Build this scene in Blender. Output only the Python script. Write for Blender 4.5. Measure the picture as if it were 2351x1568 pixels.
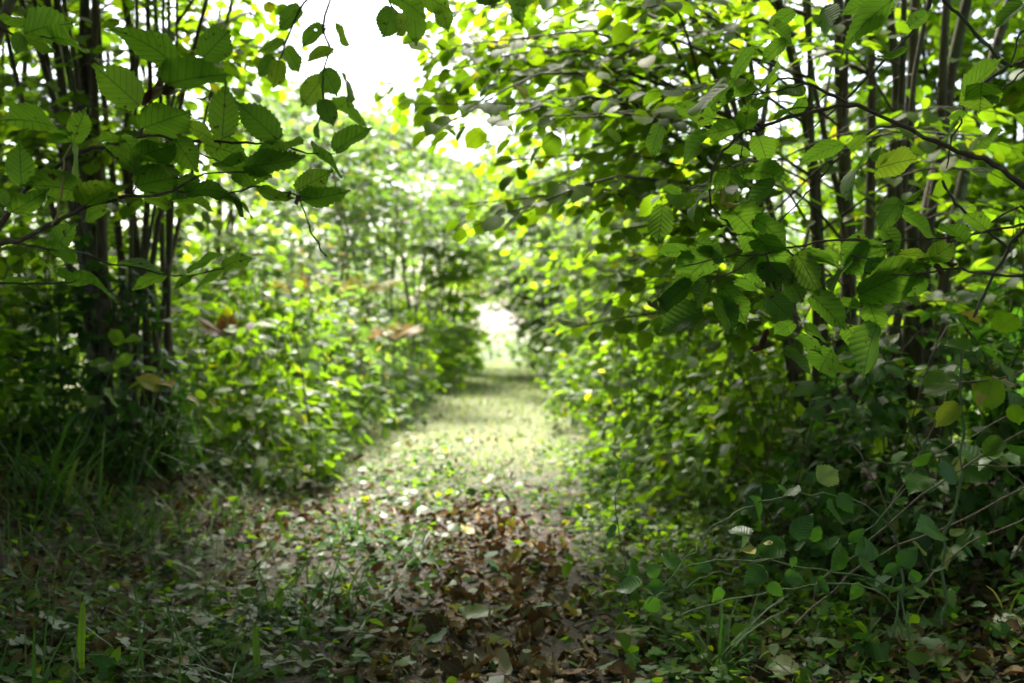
import bpy, math, random
import numpy as np
from mathutils import Vector, Matrix

for o in list(bpy.data.objects):
    bpy.data.objects.remove(o)
sc = bpy.context.scene
COL = sc.collection

# ------------------------------------------------------------------ camera
CZ = 0.95                      # camera height above the path
F = 2286.0                     # focal length in pixels of a 2351 px wide picture
cam_d = bpy.data.cameras.new("camera")
cam_d.lens = 35.0
cam_d.sensor_width = 36.0
cam_d.clip_start = 0.05
cam_d.clip_end = 2000.0
cam_d.dof.use_dof = True
cam_d.dof.focus_distance = 2.3
cam_d.dof.aperture_fstop = 2.8
cam = bpy.data.objects.new("camera", cam_d)
cam.location = (0, 0, CZ)
cam.rotation_euler = (math.radians(90), 0, 0)
COL.objects.link(cam)
sc.camera = cam

# ------------------------------------------------------------------ sky, sun, exposure
SUN_EL, SUN_AZ = math.radians(58), math.radians(-14)     # azimuth from +Y towards +X
world = bpy.data.worlds.new("World")
sc.world = world
world.use_nodes = True
wn = world.node_tree.nodes
wl = world.node_tree.links
bg = wn["Background"]
sky = wn.new("ShaderNodeTexSky")
sky.sky_type = 'NISHITA'
sky.sun_disc = False
sky.sun_elevation = SUN_EL
sky.sun_rotation = SUN_AZ
sky.air_density = 1.0
sky.dust_density = 5.0
sky.ozone_density = 0.6
wl.new(sky.outputs[0], bg.inputs[0])
bg.inputs[1].default_value = 0.13
sun_d = bpy.data.lights.new("sun", 'SUN')
sun_d.energy = 4.2
sun_d.angle = math.radians(13)
sun_d.color = (1.0, 0.95, 0.86)
sun = bpy.data.objects.new("sun", sun_d)
sd = Vector((math.sin(SUN_AZ) * math.cos(SUN_EL), math.cos(SUN_AZ) * math.cos(SUN_EL), math.sin(SUN_EL)))
sun.rotation_euler = sd.to_track_quat('Z', 'Y').to_euler()
sun.location = (0, 0, 30)
COL.objects.link(sun)
vs = sc.view_settings
vs.view_transform = 'Standard'
vs.look = 'None'
vs.gamma = 1.0
vs.use_curve_mapping = False
vs.exposure = 2.42
cy = sc.cycles
cy.max_bounces = 8
cy.diffuse_bounces = 4
cy.glossy_bounces = 2
cy.transmission_bounces = 6
cy.transparent_max_bounces = 4
cy.use_denoising = True

# ------------------------------------------------------------------ helpers
R = np.random.default_rng(7)


def P(px, py, Y):
    """a point of the place that stands at depth Y and shows at px, py (2351 x 1568 picture)"""
    return np.array([(px - 1175.5) / F * Y, Y, CZ - (py - 784.0) / F * Y])


def smooth(a, b, x):
    t = np.clip((np.asarray(x, float) - a) / (b - a), 0, 1)
    return t * t * (3 - 2 * t)


def path_x(y):
    return -0.42 + 0.012 * np.clip(y, 0, 40) * 0.6


def hnoise(x, y):
    return (np.sin(x * 2.1 + 1.3 * np.sin(y * 1.7)) * np.cos(y * 1.9 + .7 * np.sin(x * 2.9)) * .5
            + .3 * np.sin(x * 5.3 + y * 3.1) * np.cos(y * 4.7 - x * 2.2) + .15 * np.sin(x * 11 + y * 7) * np.cos(y * 13 - x * 5))


def gz(x, y):
    x = np.asarray(x, float)
    y = np.asarray(y, float)
    d = x - path_x(y)
    fade = 1 - smooth(30, 40, y)
    left = smooth(0.75, 2.3, -d) * 0.5
    r0 = 0.85 + 0.75 * (1 - smooth(2.5, 6.0, y))
    right = smooth(r0, r0 + 1.5, d) * 0.42
    far = smooth(45, 160, y) * 7.0
    return (left + right) * fade + 0.03 * hnoise(x, y) + far


def norm(v):
    v = np.asarray(v, float)
    n = np.linalg.norm(v, axis=-1, keepdims=True)
    return v / np.maximum(n, 1e-9)


def frames(axis, nrm):
    """rotation matrices whose columns are side, axis, normal"""
    a = norm(axis)
    s = norm(np.cross(a, nrm))
    n = np.cross(s, a)
    return np.stack([s, a, n], axis=-1)


def new_mesh(name, V, T, mat, uv=None, smooth_=True):
    me = bpy.data.meshes.new(name)
    V = np.ascontiguousarray(V, dtype=np.float32)
    T = np.ascontiguousarray(T, dtype=np.int32)
    k = T.shape[1]
    me.vertices.add(len(V))
    me.vertices.foreach_set("co", V.ravel())
    me.loops.add(T.size)
    me.loops.foreach_set("vertex_index", T.ravel())
    me.polygons.add(len(T))
    me.polygons.foreach_set("loop_start", np.arange(0, T.size, k, dtype=np.int32))
    if smooth_:
        me.polygons.foreach_set("use_smooth", np.ones(len(T), dtype=bool))
    if uv is not None:
        l = me.uv_layers.new(name="UVMap")
        l.data.foreach_set("uv", np.ascontiguousarray(uv[T.ravel()], dtype=np.float32).ravel())
    me.update(calc_edges=True)
    for m in (mat if isinstance(mat, (list, tuple)) else [mat]):
        me.materials.append(m)
    return me


def link(name, me, parent=None, loc=None):
    o = bpy.data.objects.new(name, me)
    if parent is not None:
        o.parent = parent
    if loc is not None:
        o.location = loc
    COL.objects.link(o)
    return o


def tag(o, label=None, cat=None, group=None, kind=None):
    if label: o["label"] = label
    if cat: o["category"] = cat
    if group: o["group"] = group
    if kind: o["kind"] = kind
    return o


def thing(name, label, cat, loc, group=None):
    o = bpy.data.objects.new(name, None)
    o.location = loc
    o.empty_display_size = 0.1
    COL.objects.link(o)
    return tag(o, label, cat, group)


class Tubes:
    """collects tapered tubes into one mesh"""
    def __init__(self):
        self.V, self.T, self.n = [], [], 0

    def add(self, pts, rad, sides=5):
        pts = np.asarray(pts, float)
        k = len(pts)
        rad = np.broadcast_to(np.asarray(rad, float), (k,)) if np.ndim(rad) == 0 or len(np.atleast_1d(rad)) == k else np.linspace(rad[0], rad[-1], k)
        t = np.gradient(pts, axis=0)
        t = norm(t)
        ref = np.tile(np.array([0, 0, 1.0]), (k, 1))
        bad = np.abs(t[:, 2]) > 0.92
        if bad.mean() > 0.3:
            ref[:] = (0.0, 1.0, 0.0)
            ref += 0.01
        a = norm(np.cross(t, ref))
        b = np.cross(t, a)
        ang = np.arange(sides) * 2 * np.pi / sides
        ring = pts[:, None, :] + rad[:, None, None] * (np.cos(ang)[None, :, None] * a[:, None, :] + np.sin(ang)[None, :, None] * b[:, None, :])
        self.V.append(ring.reshape(-1, 3))
        i = np.arange(k - 1)[:, None] * sides
        j = np.arange(sides)[None, :]
        j2 = (j + 1) % sides
        q = np.stack([i + j, i + j2, i + sides + j2, i + sides + j], -1).reshape(-1, 4) + self.n
        self.T.append(q)
        self.n += k * sides

    def mesh(self, name, mat, origin=(0, 0, 0)):
        return new_mesh(name, np.concatenate(self.V) - np.asarray(origin), np.concatenate(self.T), mat)


def resample(pts, n):
    """smooth polyline through pts (Catmull-Rom)"""
    p = np.asarray(pts, float)
    p = np.vstack([2 * p[0] - p[1], p, 2 * p[-1] - p[-2]])
    m = len(p) - 3
    u = np.linspace(0, m - 1e-6, n)
    i = u.astype(int)
    t = (u - i)[:, None]
    a, b, c, d = p[i], p[i + 1], p[i + 2], p[i + 3]
    return .5 * (2 * b + (c - a) * t + (2 * a - 5 * b + 4 * c - d) * t ** 2 + (3 * b - a - 3 * c + d) * t ** 3)


# ------------------------------------------------------------------ materials
def nt(name):
    m = bpy.data.materials.new(name)
    m.use_nodes = True
    n = m.node_tree.nodes
    n.clear()
    out = n.new("ShaderNodeOutputMaterial")
    return m, n, m.node_tree.links, out


def math_(n, l, op, a, b=None, c=None):
    x = n.new("ShaderNodeMath")
    x.operation = op
    for i, v in enumerate((a, b, c)):
        if v is None:
            continue
        if isinstance(v, (int, float)):
            x.inputs[i].default_value = v
        else:
            l.new(v, x.inputs[i])
    return x.outputs[0]


def ramp(n, l, fac, stops, interp='LINEAR'):
    r = n.new("ShaderNodeValToRGB")
    r.color_ramp.interpolation = interp
    e = r.color_ramp.elements
    e[0].position, e[0].color = stops[0][0], (*stops[0][1], 1)
    e[1].position, e[1].color = stops[-1][0], (*stops[-1][1], 1)
    for p, c in stops[1:-1]:
        x = e.new(p)
        x.color = (*c, 1)
    l.new(fac, r.inputs[0])
    return r.outputs[0]


def mixc(n, l, fac, a, b, mode='MIX'):
    x = n.new("ShaderNodeMix")
    x.data_type = 'RGBA'
    x.blend_type = mode
    for s, v in ((0, fac), (6, a), (7, b)):
        if isinstance(v, (int, float)):
            x.inputs[s].default_value = v
        elif isinstance(v, tuple):
            x.inputs[s].default_value = (*v, 1)
        else:
            l.new(v, x.inputs[s])
    return x.outputs[2]


def leaf_mat(name, stops, hole=0.0, vt=0.45, trans_gain=(2.2, 2.4, 0.9), trans=0.5, rough=0.42, spec=0.28, veins=7, slope=0.9, bump=0.0, spots=0.66, spotcol=(0.06, 0.03, 0.012)):
    m, n, l, out = nt(name)
    g = n.new("ShaderNodeNewGeometry")
    oi = n.new("ShaderNodeObjectInfo")
    rnd = math_(n, l, 'FRACT', math_(n, l, 'ADD', g.outputs["Random Per Island"], math_(n, l, 'MULTIPLY', oi.outputs["Random"], 7.31)))
    col = ramp(n, l, rnd, stops)
    uv = n.new("ShaderNodeUVMap")
    uv.uv_map = "UVMap"
    sx = n.new("ShaderNodeSeparateXYZ")
    l.new(uv.outputs[0], sx.inputs[0])
    au = math_(n, l, 'ABSOLUTE', math_(n, l, 'SUBTRACT', sx.outputs[0], 0.5))
    ph = math_(n, l, 'FRACT', math_(n, l, 'MULTIPLY', math_(n, l, 'SUBTRACT', sx.outputs[1], math_(n, l, 'MULTIPLY', au, slope)), float(veins)))
    dist = math_(n, l, 'ABSOLUTE', math_(n, l, 'SUBTRACT', ph, 0.5))          # 0.5 at vein
    vein = math_(n, l, 'GREATER_THAN', dist, 0.458)
    mid = math_(n, l, 'LESS_THAN', au, 0.014)
    vv = math_(n, l, 'MAXIMUM', vein, mid)
    # blemishes that sit on the leaf
    tc = n.new("ShaderNodeTexCoord")
    nz = n.new("ShaderNodeTexNoise")
    nz.inputs["Scale"].default_value = 55.0
    nz.inputs["Detail"].default_value = 2.0
    l.new(g.outputs["Position"], nz.inputs["Vector"])
    nz2 = n.new("ShaderNodeTexNoise")
    nz2.inputs["Scale"].default_value = 14.0
    l.new(g.outputs["Position"], nz2.inputs["Vector"])
    blot = math_(n, l, 'MULTIPLY', math_(n, l, 'SUBTRACT', nz.outputs[0], spots), 14.0)
    cl = n.new("ShaderNodeClamp")
    l.new(blot, cl.inputs[0])
    var = math_(n, l, 'MULTIPLY_ADD', nz2.outputs[0], 0.7, 0.65)
    hsv = n.new("ShaderNodeHueSaturation")
    l.new(col, hsv.inputs["Color"])
    l.new(var, hsv.inputs["Value"])
    base = mixc(n, l, math_(n, l, 'MULTIPLY', vv, 0.35), hsv.outputs[0], (0.16, 0.22, 0.09))
    base = mixc(n, l, cl.outputs[0], base, spotcol)
    tg = mixc(n, l, 1.0, hsv.outputs[0], tuple(trans_gain), 'MULTIPLY')
    tcol = mixc(n, l, math_(n, l, 'MULTIPLY', vv, vt), tg, (0.02, 0.04, 0.005))
    tcol = mixc(n, l, cl.outputs[0], tcol, spotcol)
    p = n.new("ShaderNodeBsdfPrincipled")
    l.new(base, p.inputs["Base Color"])
    p.inputs["Roughness"].default_value = rough
    p.inputs["Specular IOR Level"].default_value = spec
    tr = n.new("ShaderNodeBsdfTranslucent")
    l.new(tcol, tr.inputs[0])
    if bump > 0:
        b = n.new("ShaderNodeBump")
        b.inputs["Strength"].default_value = bump
        b.inputs["Distance"].default_value = 0.004
        hh = math_(n, l, 'MULTIPLY', math_(n, l, 'MULTIPLY', dist, dist), -4.0)
        l.new(math_(n, l, 'ADD', hh, math_(n, l, 'MULTIPLY', nz.outputs[0], 0.25)), b.inputs["Height"])
        l.new(b.outputs[0], p.inputs["Normal"])
        l.new(b.outputs[0], tr.inputs["Normal"])
    mx = n.new("ShaderNodeMixShader")
    mx.inputs[0].default_value = trans
    l.new(p.outputs[0], mx.inputs[1])
    l.new(tr.outputs[0], mx.inputs[2])
    if hole:
        hn = n.new("ShaderNodeTexNoise"); hn.inputs["Scale"].default_value = 38.0; hn.inputs["Detail"].default_value = 1.0
        l.new(g.outputs["Position"], hn.inputs["Vector"])
        tp = n.new("ShaderNodeBsdfTransparent")
        m2 = n.new("ShaderNodeMixShader")
        l.new(math_(n, l, 'GREATER_THAN', hn.outputs[0], hole), m2.inputs[0])
        l.new(mx.outputs[0], m2.inputs[1]); l.new(tp.outputs[0], m2.inputs[2])
        mx = m2
    l.new(mx.outputs[0], out.inputs[0])
    return m


def bark_mat(name, c1, c2, scale=30.0, rough=0.8, stretch=0.15):
    m, n, l, out = nt(name)
    tc = n.new("ShaderNodeTexCoord")
    mp = n.new("ShaderNodeMapping")
    mp.inputs["Scale"].default_value = (1, 1, stretch)
    l.new(tc.outputs["Object"], mp.inputs[0])
    nz = n.new("ShaderNodeTexNoise")
    nz.inputs["Scale"].default_value = scale
    nz.inputs["Detail"].default_value = 5.0
    l.new(mp.outputs[0], nz.inputs["Vector"])
    nz2 = n.new("ShaderNodeTexNoise")
    nz2.inputs["Scale"].default_value = 6.0
    l.new(tc.outputs["Object"], nz2.inputs["Vector"])
    col = ramp(n, l, nz.outputs[0], [(0.3, c1), (0.68, c2)])
    col = mixc(n, l, math_(n, l, 'MULTIPLY', math_(n, l, 'GREATER_THAN', nz2.outputs[0], 0.58), 0.5), col, (0.045, 0.065, 0.022))
    nz3 = n.new("ShaderNodeTexNoise")
    nz3.inputs["Scale"].default_value = 17.0
    l.new(tc.outputs["Object"], nz3.inputs["Vector"])
    col = mixc(n, l, math_(n, l, 'MULTIPLY', math_(n, l, 'GREATER_THAN', nz3.outputs[0], 0.64), 0.5), col, (0.14, 0.14, 0.11))
    p = n.new("ShaderNodeBsdfPrincipled")
    l.new(col, p.inputs["Base Color"])
    p.inputs["Roughness"].default_value = rough
    b = n.new("ShaderNodeBump")
    b.inputs["Strength"].default_value = 0.6
    b.inputs["Distance"].default_value = 0.004
    l.new(nz.outputs[0], b.inputs["Height"])
    l.new(b.outputs[0], p.inputs["Normal"])
    l.new(p.outputs[0], out.inputs[0])
    return m


G = lambda r, g, b: (r, g, b)
M = {}
hz = [(0.0, G(.037, .072, .010)), (0.35, G(.055, .102, .011)), (0.7, G(.076, .130, .013)), (0.96, G(.102, .152, .015)), (1.0, G(.19, .18, .025))]
M['hero'] = leaf_mat("hazel_leaf_near", [(0.0, G(.038, .078, .016)), (0.5, G(.053, .104, .019)), (0.9, G(.070, .122, .021)), (1.0, G(.095, .135, .022))],
                     trans_gain=(3.0, 3.2, 1.0), trans=0.6, rough=.48, bump=.25, spots=.66, hole=.79, vt=.72)
M['hazel'] = leaf_mat("hazel_leaf", hz, trans_gain=(3.4, 3.5, .6), trans=0.6, rough=.5, spec=.13, spots=.74)
M['far'] = leaf_mat("light_paled_leaf", [(0.0, G(.04, .085, .025)), (0.5, G(.06, .115, .035)), (0.9, G(.085, .14, .04)), (1.0, G(.16, .16, .05))],  # leaf green paled in colour to imitate the brighter light further off
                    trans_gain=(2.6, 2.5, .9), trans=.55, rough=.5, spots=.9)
M['bramble'] = leaf_mat("bramble_leaf", [(0.0, G(.026, .065, .016)), (0.5, G(.04, .095, .018)), (0.92, G(.06, .125, .02)), (1.0, G(.16, .17, .03))],
                        trans_gain=(1.9, 2.3, .6), trans=.38, rough=.40, veins=8, slope=.7, bump=.2, spots=.75)
M['herb'] = leaf_mat("herb_leaf", [(0.0, G(.039, .078, .011)), (0.5, G(.058, .114, .013)), (0.94, G(.083, .145, .016)), (1.0, G(.17, .17, .03))],
                     trans_gain=(2.8, 2.8, .5), trans=.52, rough=.45, spec=.16, spots=.78)
M['ivy'] = leaf_mat("ivy_leaf", [(0.0, G(.020, .055, .014)), (0.6, G(.034, .085, .018)), (1.0, G(.06, .115, .022))],
                    trans_gain=(1.6, 2.0, .8), trans=.3, rough=.42, spec=.14, veins=4, slope=1.2, spots=.82)
M['grass'] = leaf_mat("grass_blade", [(0.0, G(.050, .095, .02)), (0.5, G(.08, .135, .025)), (0.78, G(.12, .155, .04)), (0.9, G(.20, .20, .08)), (1.0, G(.28, .24, .12))],
                      trans_gain=(1.8, 2.0, .7), trans=.4, rough=.45, spots=.95, veins=1)
M['sedge'] = leaf_mat("sedge_blade", [(0.0, G(.030, .070, .018)), (0.6, G(.045, .095, .02)), (0.95, G(.065, .115, .025)), (1.0, G(.15, .13, .06))],
                      trans_gain=(1.6, 2.0, .7), trans=.35, rough=.45, spec=.2, spots=.95, veins=1)
M['brown'] = leaf_mat("fallen_brown", [(0.0, G(.030, .017, .010)), (0.4, G(.072, .038, .015)), (0.75, G(.125, .068, .027)), (1.0, G(.16, .11, .065))],
                      trans_gain=(1.1, .9, .6), trans=.15, rough=.55, spec=.15, spots=.66, spotcol=(.03, .018, .01))
M['tan'] = leaf_mat("fallen_tan", [(0.0, G(.10, .075, .042)), (1.0, G(.19, .15, .09))], trans_gain=(1.0, .95, .6), trans=.15, spec=.2, rough=.5, spots=.64)
M['yellow'] = leaf_mat("fallen_yellow", [(0.0, G(.25, .19, .03)), (1.0, G(.32, .29, .07))], trans_gain=(1.2, 1.1, .6), trans=.3, rough=.5, spots=.66)
M['pale'] = leaf_mat("fallen_pale_green", [(0.0, G(.09, .115, .035)), (1.0, G(.17, .19, .075))], trans_gain=(1.2, 1.2, .6), trans=.3, rough=.45, spots=.66)
M['litter'] = leaf_mat("litter", [(0.0, G(.026, .014, .007)), (0.35, G(.056, .031, .014)), (0.62, G(.11, .060, .024)), (0.8, G(.18, .11, .046)), (0.93, G(.17, .12, .065)), (0.97, G(.20, .14, .025)), (1.0, G(.11, .13, .045))],
                       trans_gain=(1.1, .9, .6), trans=.15, rough=.55, spec=.15, spots=.7, spotcol=(.03, .018, .01))
M['fern'] = leaf_mat("autumn_fern", [(0.0, G(.17, .095, .055)), (0.6, G(.22, .14, .08)), (1.0, G(.18, .17, .07))], trans_gain=(1.1, 1.0, .7), trans=.35, rough=.6, spots=.9)
M['orange'] = leaf_mat("orange_leaf", [(0.0, G(.09, .14, .035)), (0.5, G(.17, .17, .05)), (1.0, G(.24, .17, .07))], trans_gain=(1.4, 1.3, .7), trans=.45, rough=.5, spots=.9)
M['straw'] = leaf_mat("dry_straw", [(0.0, G(.10, .07, .04)), (0.6, G(.17, .12, .07)), (1.0, G(.25, .19, .10))], trans_gain=(1.0, .9, .6), trans=.2, rough=.6, spec=.15, spots=.95, veins=1)
M['dead'] = leaf_mat("dead_curled", [(0.0, G(.030, .012, .008)), (1.0, G(.07, .03, .018))], trans_gain=(1.5, .7, .5), trans=.2, rough=.5, spots=.8)
M['bark'] = bark_mat("hazel_bark", (.018, .012, .008), (.085, .062, .043))
M['twig'] = bark_mat("twig_bark", (.030, .018, .013), (.075, .045, .032), 60)
M['green_stem'] = bark_mat("green_stem", (.05, .09, .03), (.10, .14, .05), 60)
M['stalk'] = bark_mat("dry_stalk", (.20, .12, .05), (.32, .22, .10), 60)
M['dry'] = bark_mat("dry_cane", (.07, .045, .03), (.17, .12, .08), 60)


# ------------------------------------------------------------------ leaf shapes (x across, y along, z up), unit length
def lobe_leaf(half, mid_n, curve=0.0, fold=0.0, wave=0.0, rows=1, stem=0.0, seed=0, twist=0.0):
    """half: outline of one side from base to tip (x>0). Returns V,T,UV."""
    rg = np.random.default_rng(seed)
    half = np.asarray(half, float)
    k = len(half)
    wj = 1 + rg.normal(0, .02, k)
    V, T, UV = [], [], []
    my = np.clip(half[:, 1], 0, 1.02)
    my = np.maximum.accumulate(my)
    for side in (1, -1):
        o = len(V)
        for r in range(rows + 1):
            f = r / rows
            for i in range(k):
                x = side * half[i, 0] * f * wj[i]
                y = my[i] + (half[i, 1] - my[i]) * f
                z = fold * abs(x) + curve * (y ** 2) + wave * math.sin(y * 9 + seed + side * 1.3) * f * f + twist * x * y
                V.append((x, y, z))
                UV.append((x + .5, y))
        for r in range(rows):
            for i in range(k - 1):
                a, b = o + r * k + i, o + r * k + i + 1
                c, d = a + k, b + k
                if side > 0:
                    T += [(a, c, d), (a, d, b)]
                else:
                    T += [(a, d, c), (a, b, d)]
    V, UV, T = np.array(V), np.array(UV), np.array(T)
    if stem:
        n0 = len(V)
        w = .010
        V = np.vstack([V, [(-w, 0.02, 0), (w, 0.02, 0), (0, -stem, stem * .25)]])
        UV = np.vstack([UV, [(.5, 0), (.5, 0), (.5, 0)]])
        T = np.vstack([T, [(n0, n0 + 1, n0 + 2)]])
    # drop degenerate triangles, weld the two midribs
    key = np.round(V, 5)
    _, first, inv = np.unique(key, axis=0, return_index=True, return_inverse=True)
    inv = inv.ravel()
    V2, UV2 = V[first], UV[first]
    T = inv[T]
    ok = (T[:, 0] != T[:, 1]) & (T[:, 1] != T[:, 2]) & (T[:, 0] != T[:, 2])
    return V2, T[ok], UV2


HALF = np.array([(0, 0), (.10, -.045), (.21, -.03), (.31, .06), (.39, .2), (.435, .36), (.44, .52), (.41, .66), (.33, .79), (.20, .895), (.08, .97), (0, 1.06)])


def serrate(half, n, amp, seed):
    rg = np.random.default_rng(seed)
    s = np.concatenate([[0], np.cumsum(np.hypot(*np.diff(half, axis=0).T))])
    q = np.linspace(0, s[-1], n)
    x = np.interp(q, s, half[:, 0])
    y = np.interp(q, s, half[:, 1])
    t = np.stack([np.gradient(x), np.gradient(y)], 1)
    t /= np.linalg.norm(t, axis=1, keepdims=True)
    nn = np.stack([t[:, 1], -t[:, 0]], 1)
    a = np.where(np.arange(n) % 2 == 1, 1, -.3) * amp * rg.uniform(.6, 1.4, n)
    a[0] = a[-1] = 0
    x, y = x + nn[:, 0] * a + t[:, 0] * np.maximum(a, 0) * .6, y + nn[:, 1] * a + t[:, 1] * np.maximum(a, 0) * .6
    x[0] = x[-1] = 0
    return np.stack([np.maximum(x, 0), y], 1)


def squeeze(h, w=1.0, tip=0.0):
    h = h.copy()
    h[:, 0] *= w
    h[-1, 1] += tip
    return h


TM = {}
TM['hero'] = [lobe_leaf(serrate(squeeze(HALF, w, t), 27, .027, s), 0, c, f, wv, 2, .16, s, tw)
              for s, (w, t, c, f, wv, tw) in enumerate([(.86, .03, -.12, .10, .03, .1), (.74, .07, -.22, .18, .04, -.2), (.93, .0, -.05, -.08, .045, .15),
                                                       (.82, .05, -.30, .22, .03, .25), (.70, .08, .10, .12, .05, -.15), (.88, .02, -.15, .35, .03, 0), (.78, .05, -.4, .1, .06, .3)])]
MIDH = HALF[[0, 2, 4, 6, 8, 10, 11]]
TM['mid'] = [lobe_leaf(squeeze(MIDH, w), 0, c, f, 0, 1, .12, s) for s, (w, c, f) in enumerate([(1.05, -.15, .12), (.9, -.3, .2), (1.1, -.08, -.1), (.98, -.2, .3)])]
LOWH = np.array([(0, 0), (.40, .2), (.37, .72), (0, 1.03)])
TM['low'] = [lobe_leaf(squeeze(LOWH, w), 0, c, f, 0, 1, 0, s) for s, (w, c, f) in enumerate([(1.05, -.15, .12), (.9, -.25, .2), (1.0, 0, -.1)])]


TM['tiny'] = [lobe_leaf(np.array([(0, 0), (.44, .5), (0, 1.03)]), 0, c, f, 0, 1, 0, s) for s, (c, f) in enumerate([(-.15, .12), (-.25, .2), (0, -.1)])]


def merge(parts):
    V, T, U, n = [], [], [], 0
    for v, t, u in parts:
        V.append(v); T.append(t + n); U.append(u); n += len(v)
    return np.concatenate(V), np.concatenate(T), np.concatenate(U)


def placed(leaf, ang, s, off=(0, 0, 0), tilt=0.0):
    v, t, u = leaf
    c, d = math.cos(ang), math.sin(ang)
    w = v * s
    w = w.copy()
    w[:, 2] += -tilt * w[:, 1]
    x = w[:, 0] * c - w[:, 1] * d
    y = w[:, 0] * d + w[:, 1] * c
    return np.stack([x + off[0], y + off[1], w[:, 2] + off[2]], 1), t, u


BRH = np.array([(0, 0), (.16, .04), (.29, .2), (.33, .4), (.28, .62), (.16, .84), (0, 1.05)])
def bramble_leaf(n, amp, rows, seed, c=-.15, f=.15):
    lf = lambda s: lobe_leaf(serrate(BRH, n, amp, s) if n else BRH[[0, 2, 4, 6]], 0, c, f, .02, rows, .05, s)
    return merge([placed(lf(seed), 0, .62, (0, .36, 0), .1), placed(lf(seed + 1), 1.15, .52, (-.02, .3, .01), .15), placed(lf(seed + 2), -1.15, .52, (.02, .3, .01), .15),
                  (np.array([(-.008, 0, 0), (.008, 0, 0), (0, .38, 0)]), np.array([(0, 1, 2)]), np.array([(.5, 0)] * 3))])
TM['bleaf'] = [lobe_leaf(serrate(squeeze(BRH, w), 21, .03, 70 + s_), 0, c, f, .03, 2, .12, s_, tw) for s_, (w, c, f, tw) in enumerate([(1.15, -.2, .2, .1), (1.3, -.35, .1, -.2), (1.05, .1, .3, .2), (1.25, -.1, -.15, .15)])]
TM['bramble_hi'] = [bramble_leaf(15, .022, 1, s, c, f) for s, c, f in ((3, -.15, .15), (8, -.3, .25), (15, 0, .1), (21, -.2, -.1))]
TM['bramble'] = [bramble_leaf(0, 0, 1, s, c, f) for s, c, f in ((3, -.15, .15), (8, -.3, .25), (15, 0, .1))]
HEH = np.array([(0, 0), (.31, .22), (.25, .62), (0, 1.0)])
TM['herb'] = [lobe_leaf(HEH, 0, c, f, 0, 1, 0, s) for s, (c, f) in enumerate([(-.2, .15), (-.35, .25), (-.05, -.1)])]
IVH = np.array([(0, 0), (.30, -.12), (.46, .12), (.24, .34), (.30, .55), (.14, .75), (0, 1.0)])
TM['ivy'] = [lobe_leaf(squeeze(IVH, w), 0, c, f, 0, 1, .3, s) for s, (w, c, f) in enumerate([(1, -.1, .1), (1.1, -.2, .15), (.85, .05, -.05)])]
TM['dead'] = []
for s, (w, c, f, wv, tw) in enumerate([(.95, .35, .5, .05, .3), (1.0, -.5, -.6, .06, -.4), (.85, .7, .9, .03, .5), (1.05, -.2, -.25, .08, .2), (.9, .15, 1.2, .05, -.3), (.8, .9, .3, .08, .6)]):
    TM['dead'].append(lobe_leaf(serrate(squeeze(HALF, w), 11, .02, s + 40), 0, c, f, wv, 1, .12, s, tw))
TM['curl'] = []
for s_ in range(3):
    v_, t_, u_ = lobe_leaf(serrate(squeeze(HALF, .9), 13, .02, s_ + 60), 0, 0, 0, .04, 2, .2, s_)
    th_ = v_[:, 0] * (5.5 + s_) + v_[:, 1] * 1.5
    v_ = np.stack([np.sin(th_) * .19 + .05 * np.sin(v_[:, 1] * 6), v_[:, 1] * .9, (.15 - np.cos(th_) * .15) * .7 + .25 * v_[:, 1] ** 2], 1)
    TM['curl'].append((v_, t_, u_))
TM['deadlow'] = [lobe_leaf(squeeze(LOWH, w), 0, c, f, 0, 1, 0, s, tw) for s, (w, c, f, tw) in enumerate([(.95, .4, .6, .3), (1.0, -.4, -.5, -.4), (.8, .7, .9, .4), (1.05, .1, .2, .2), (.6, .5, 1.3, .5)])]


def blade_t(bend, w, n=4):
    """grass blade along +y bending down, unit length"""
    t = np.linspace(0, 1, n + 1)
    y = t * (1 - .25 * bend * t)
    z = -bend * t ** 2 * .6
    ww = w * np.array([.8] + [1 - .9 * (i / n) ** 2 for i in range(1, n + 1)])
    V = np.concatenate([np.stack([-ww, y, z], 1), np.stack([ww, y, z + 0.0], 1)])
    i = np.arange(n)
    T = np.concatenate([np.stack([i, i + n + 1, i + n + 2], 1), np.stack([i, i + n + 2, i + 1], 1)])
    return V, T, np.concatenate([np.stack([ww * 0 + .4, t], 1), np.stack([ww * 0 + .6, t], 1)])
TM['blade'] = [blade_t(b, w) for b, w in ((.3, .014), (.8, .012), (1.3, .012), (.5, .02))]
TM['bladelow'] = [blade_t(b, w, 2) for b, w in ((.3, .02), (.9, .018))]
FR = []
for i in range(13):
    y = .12 + i * .065
    L = .30 * math.sin(math.pi * min(1, (i + 2.5) / 15)) + .03
    for sgn in (1, -1):
        FR.append(placed(lobe_leaf(np.array([(0, 0), (.11, .15), (.09, .6), (0, 1)]), 0, -.3, .1, 0, 1, 0, i), -sgn * 1.15, L, (0, y, 0), .2))
FR.append((np.array([(-.008, 0, 0), (.008, 0, 0), (0, 1, 0)]), np.array([(0, 1, 2)]), np.array([(.5, 0)] * 3)))
_v, _t, _u = merge(FR)
_v[:, 2] -= .35 * _v[:, 1] ** 2
TM['frond'] = [(_v, _t, _u)]

_shared = {}
def shared_leaf(kind, i, mat):
    k = (kind, i, mat)
    if k not in _shared:
        v, t, u = TM[kind][i]
        _shared[k] = new_mesh("leaf_" + kind, v, t, M[mat], u)
    return _shared[k]


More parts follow.
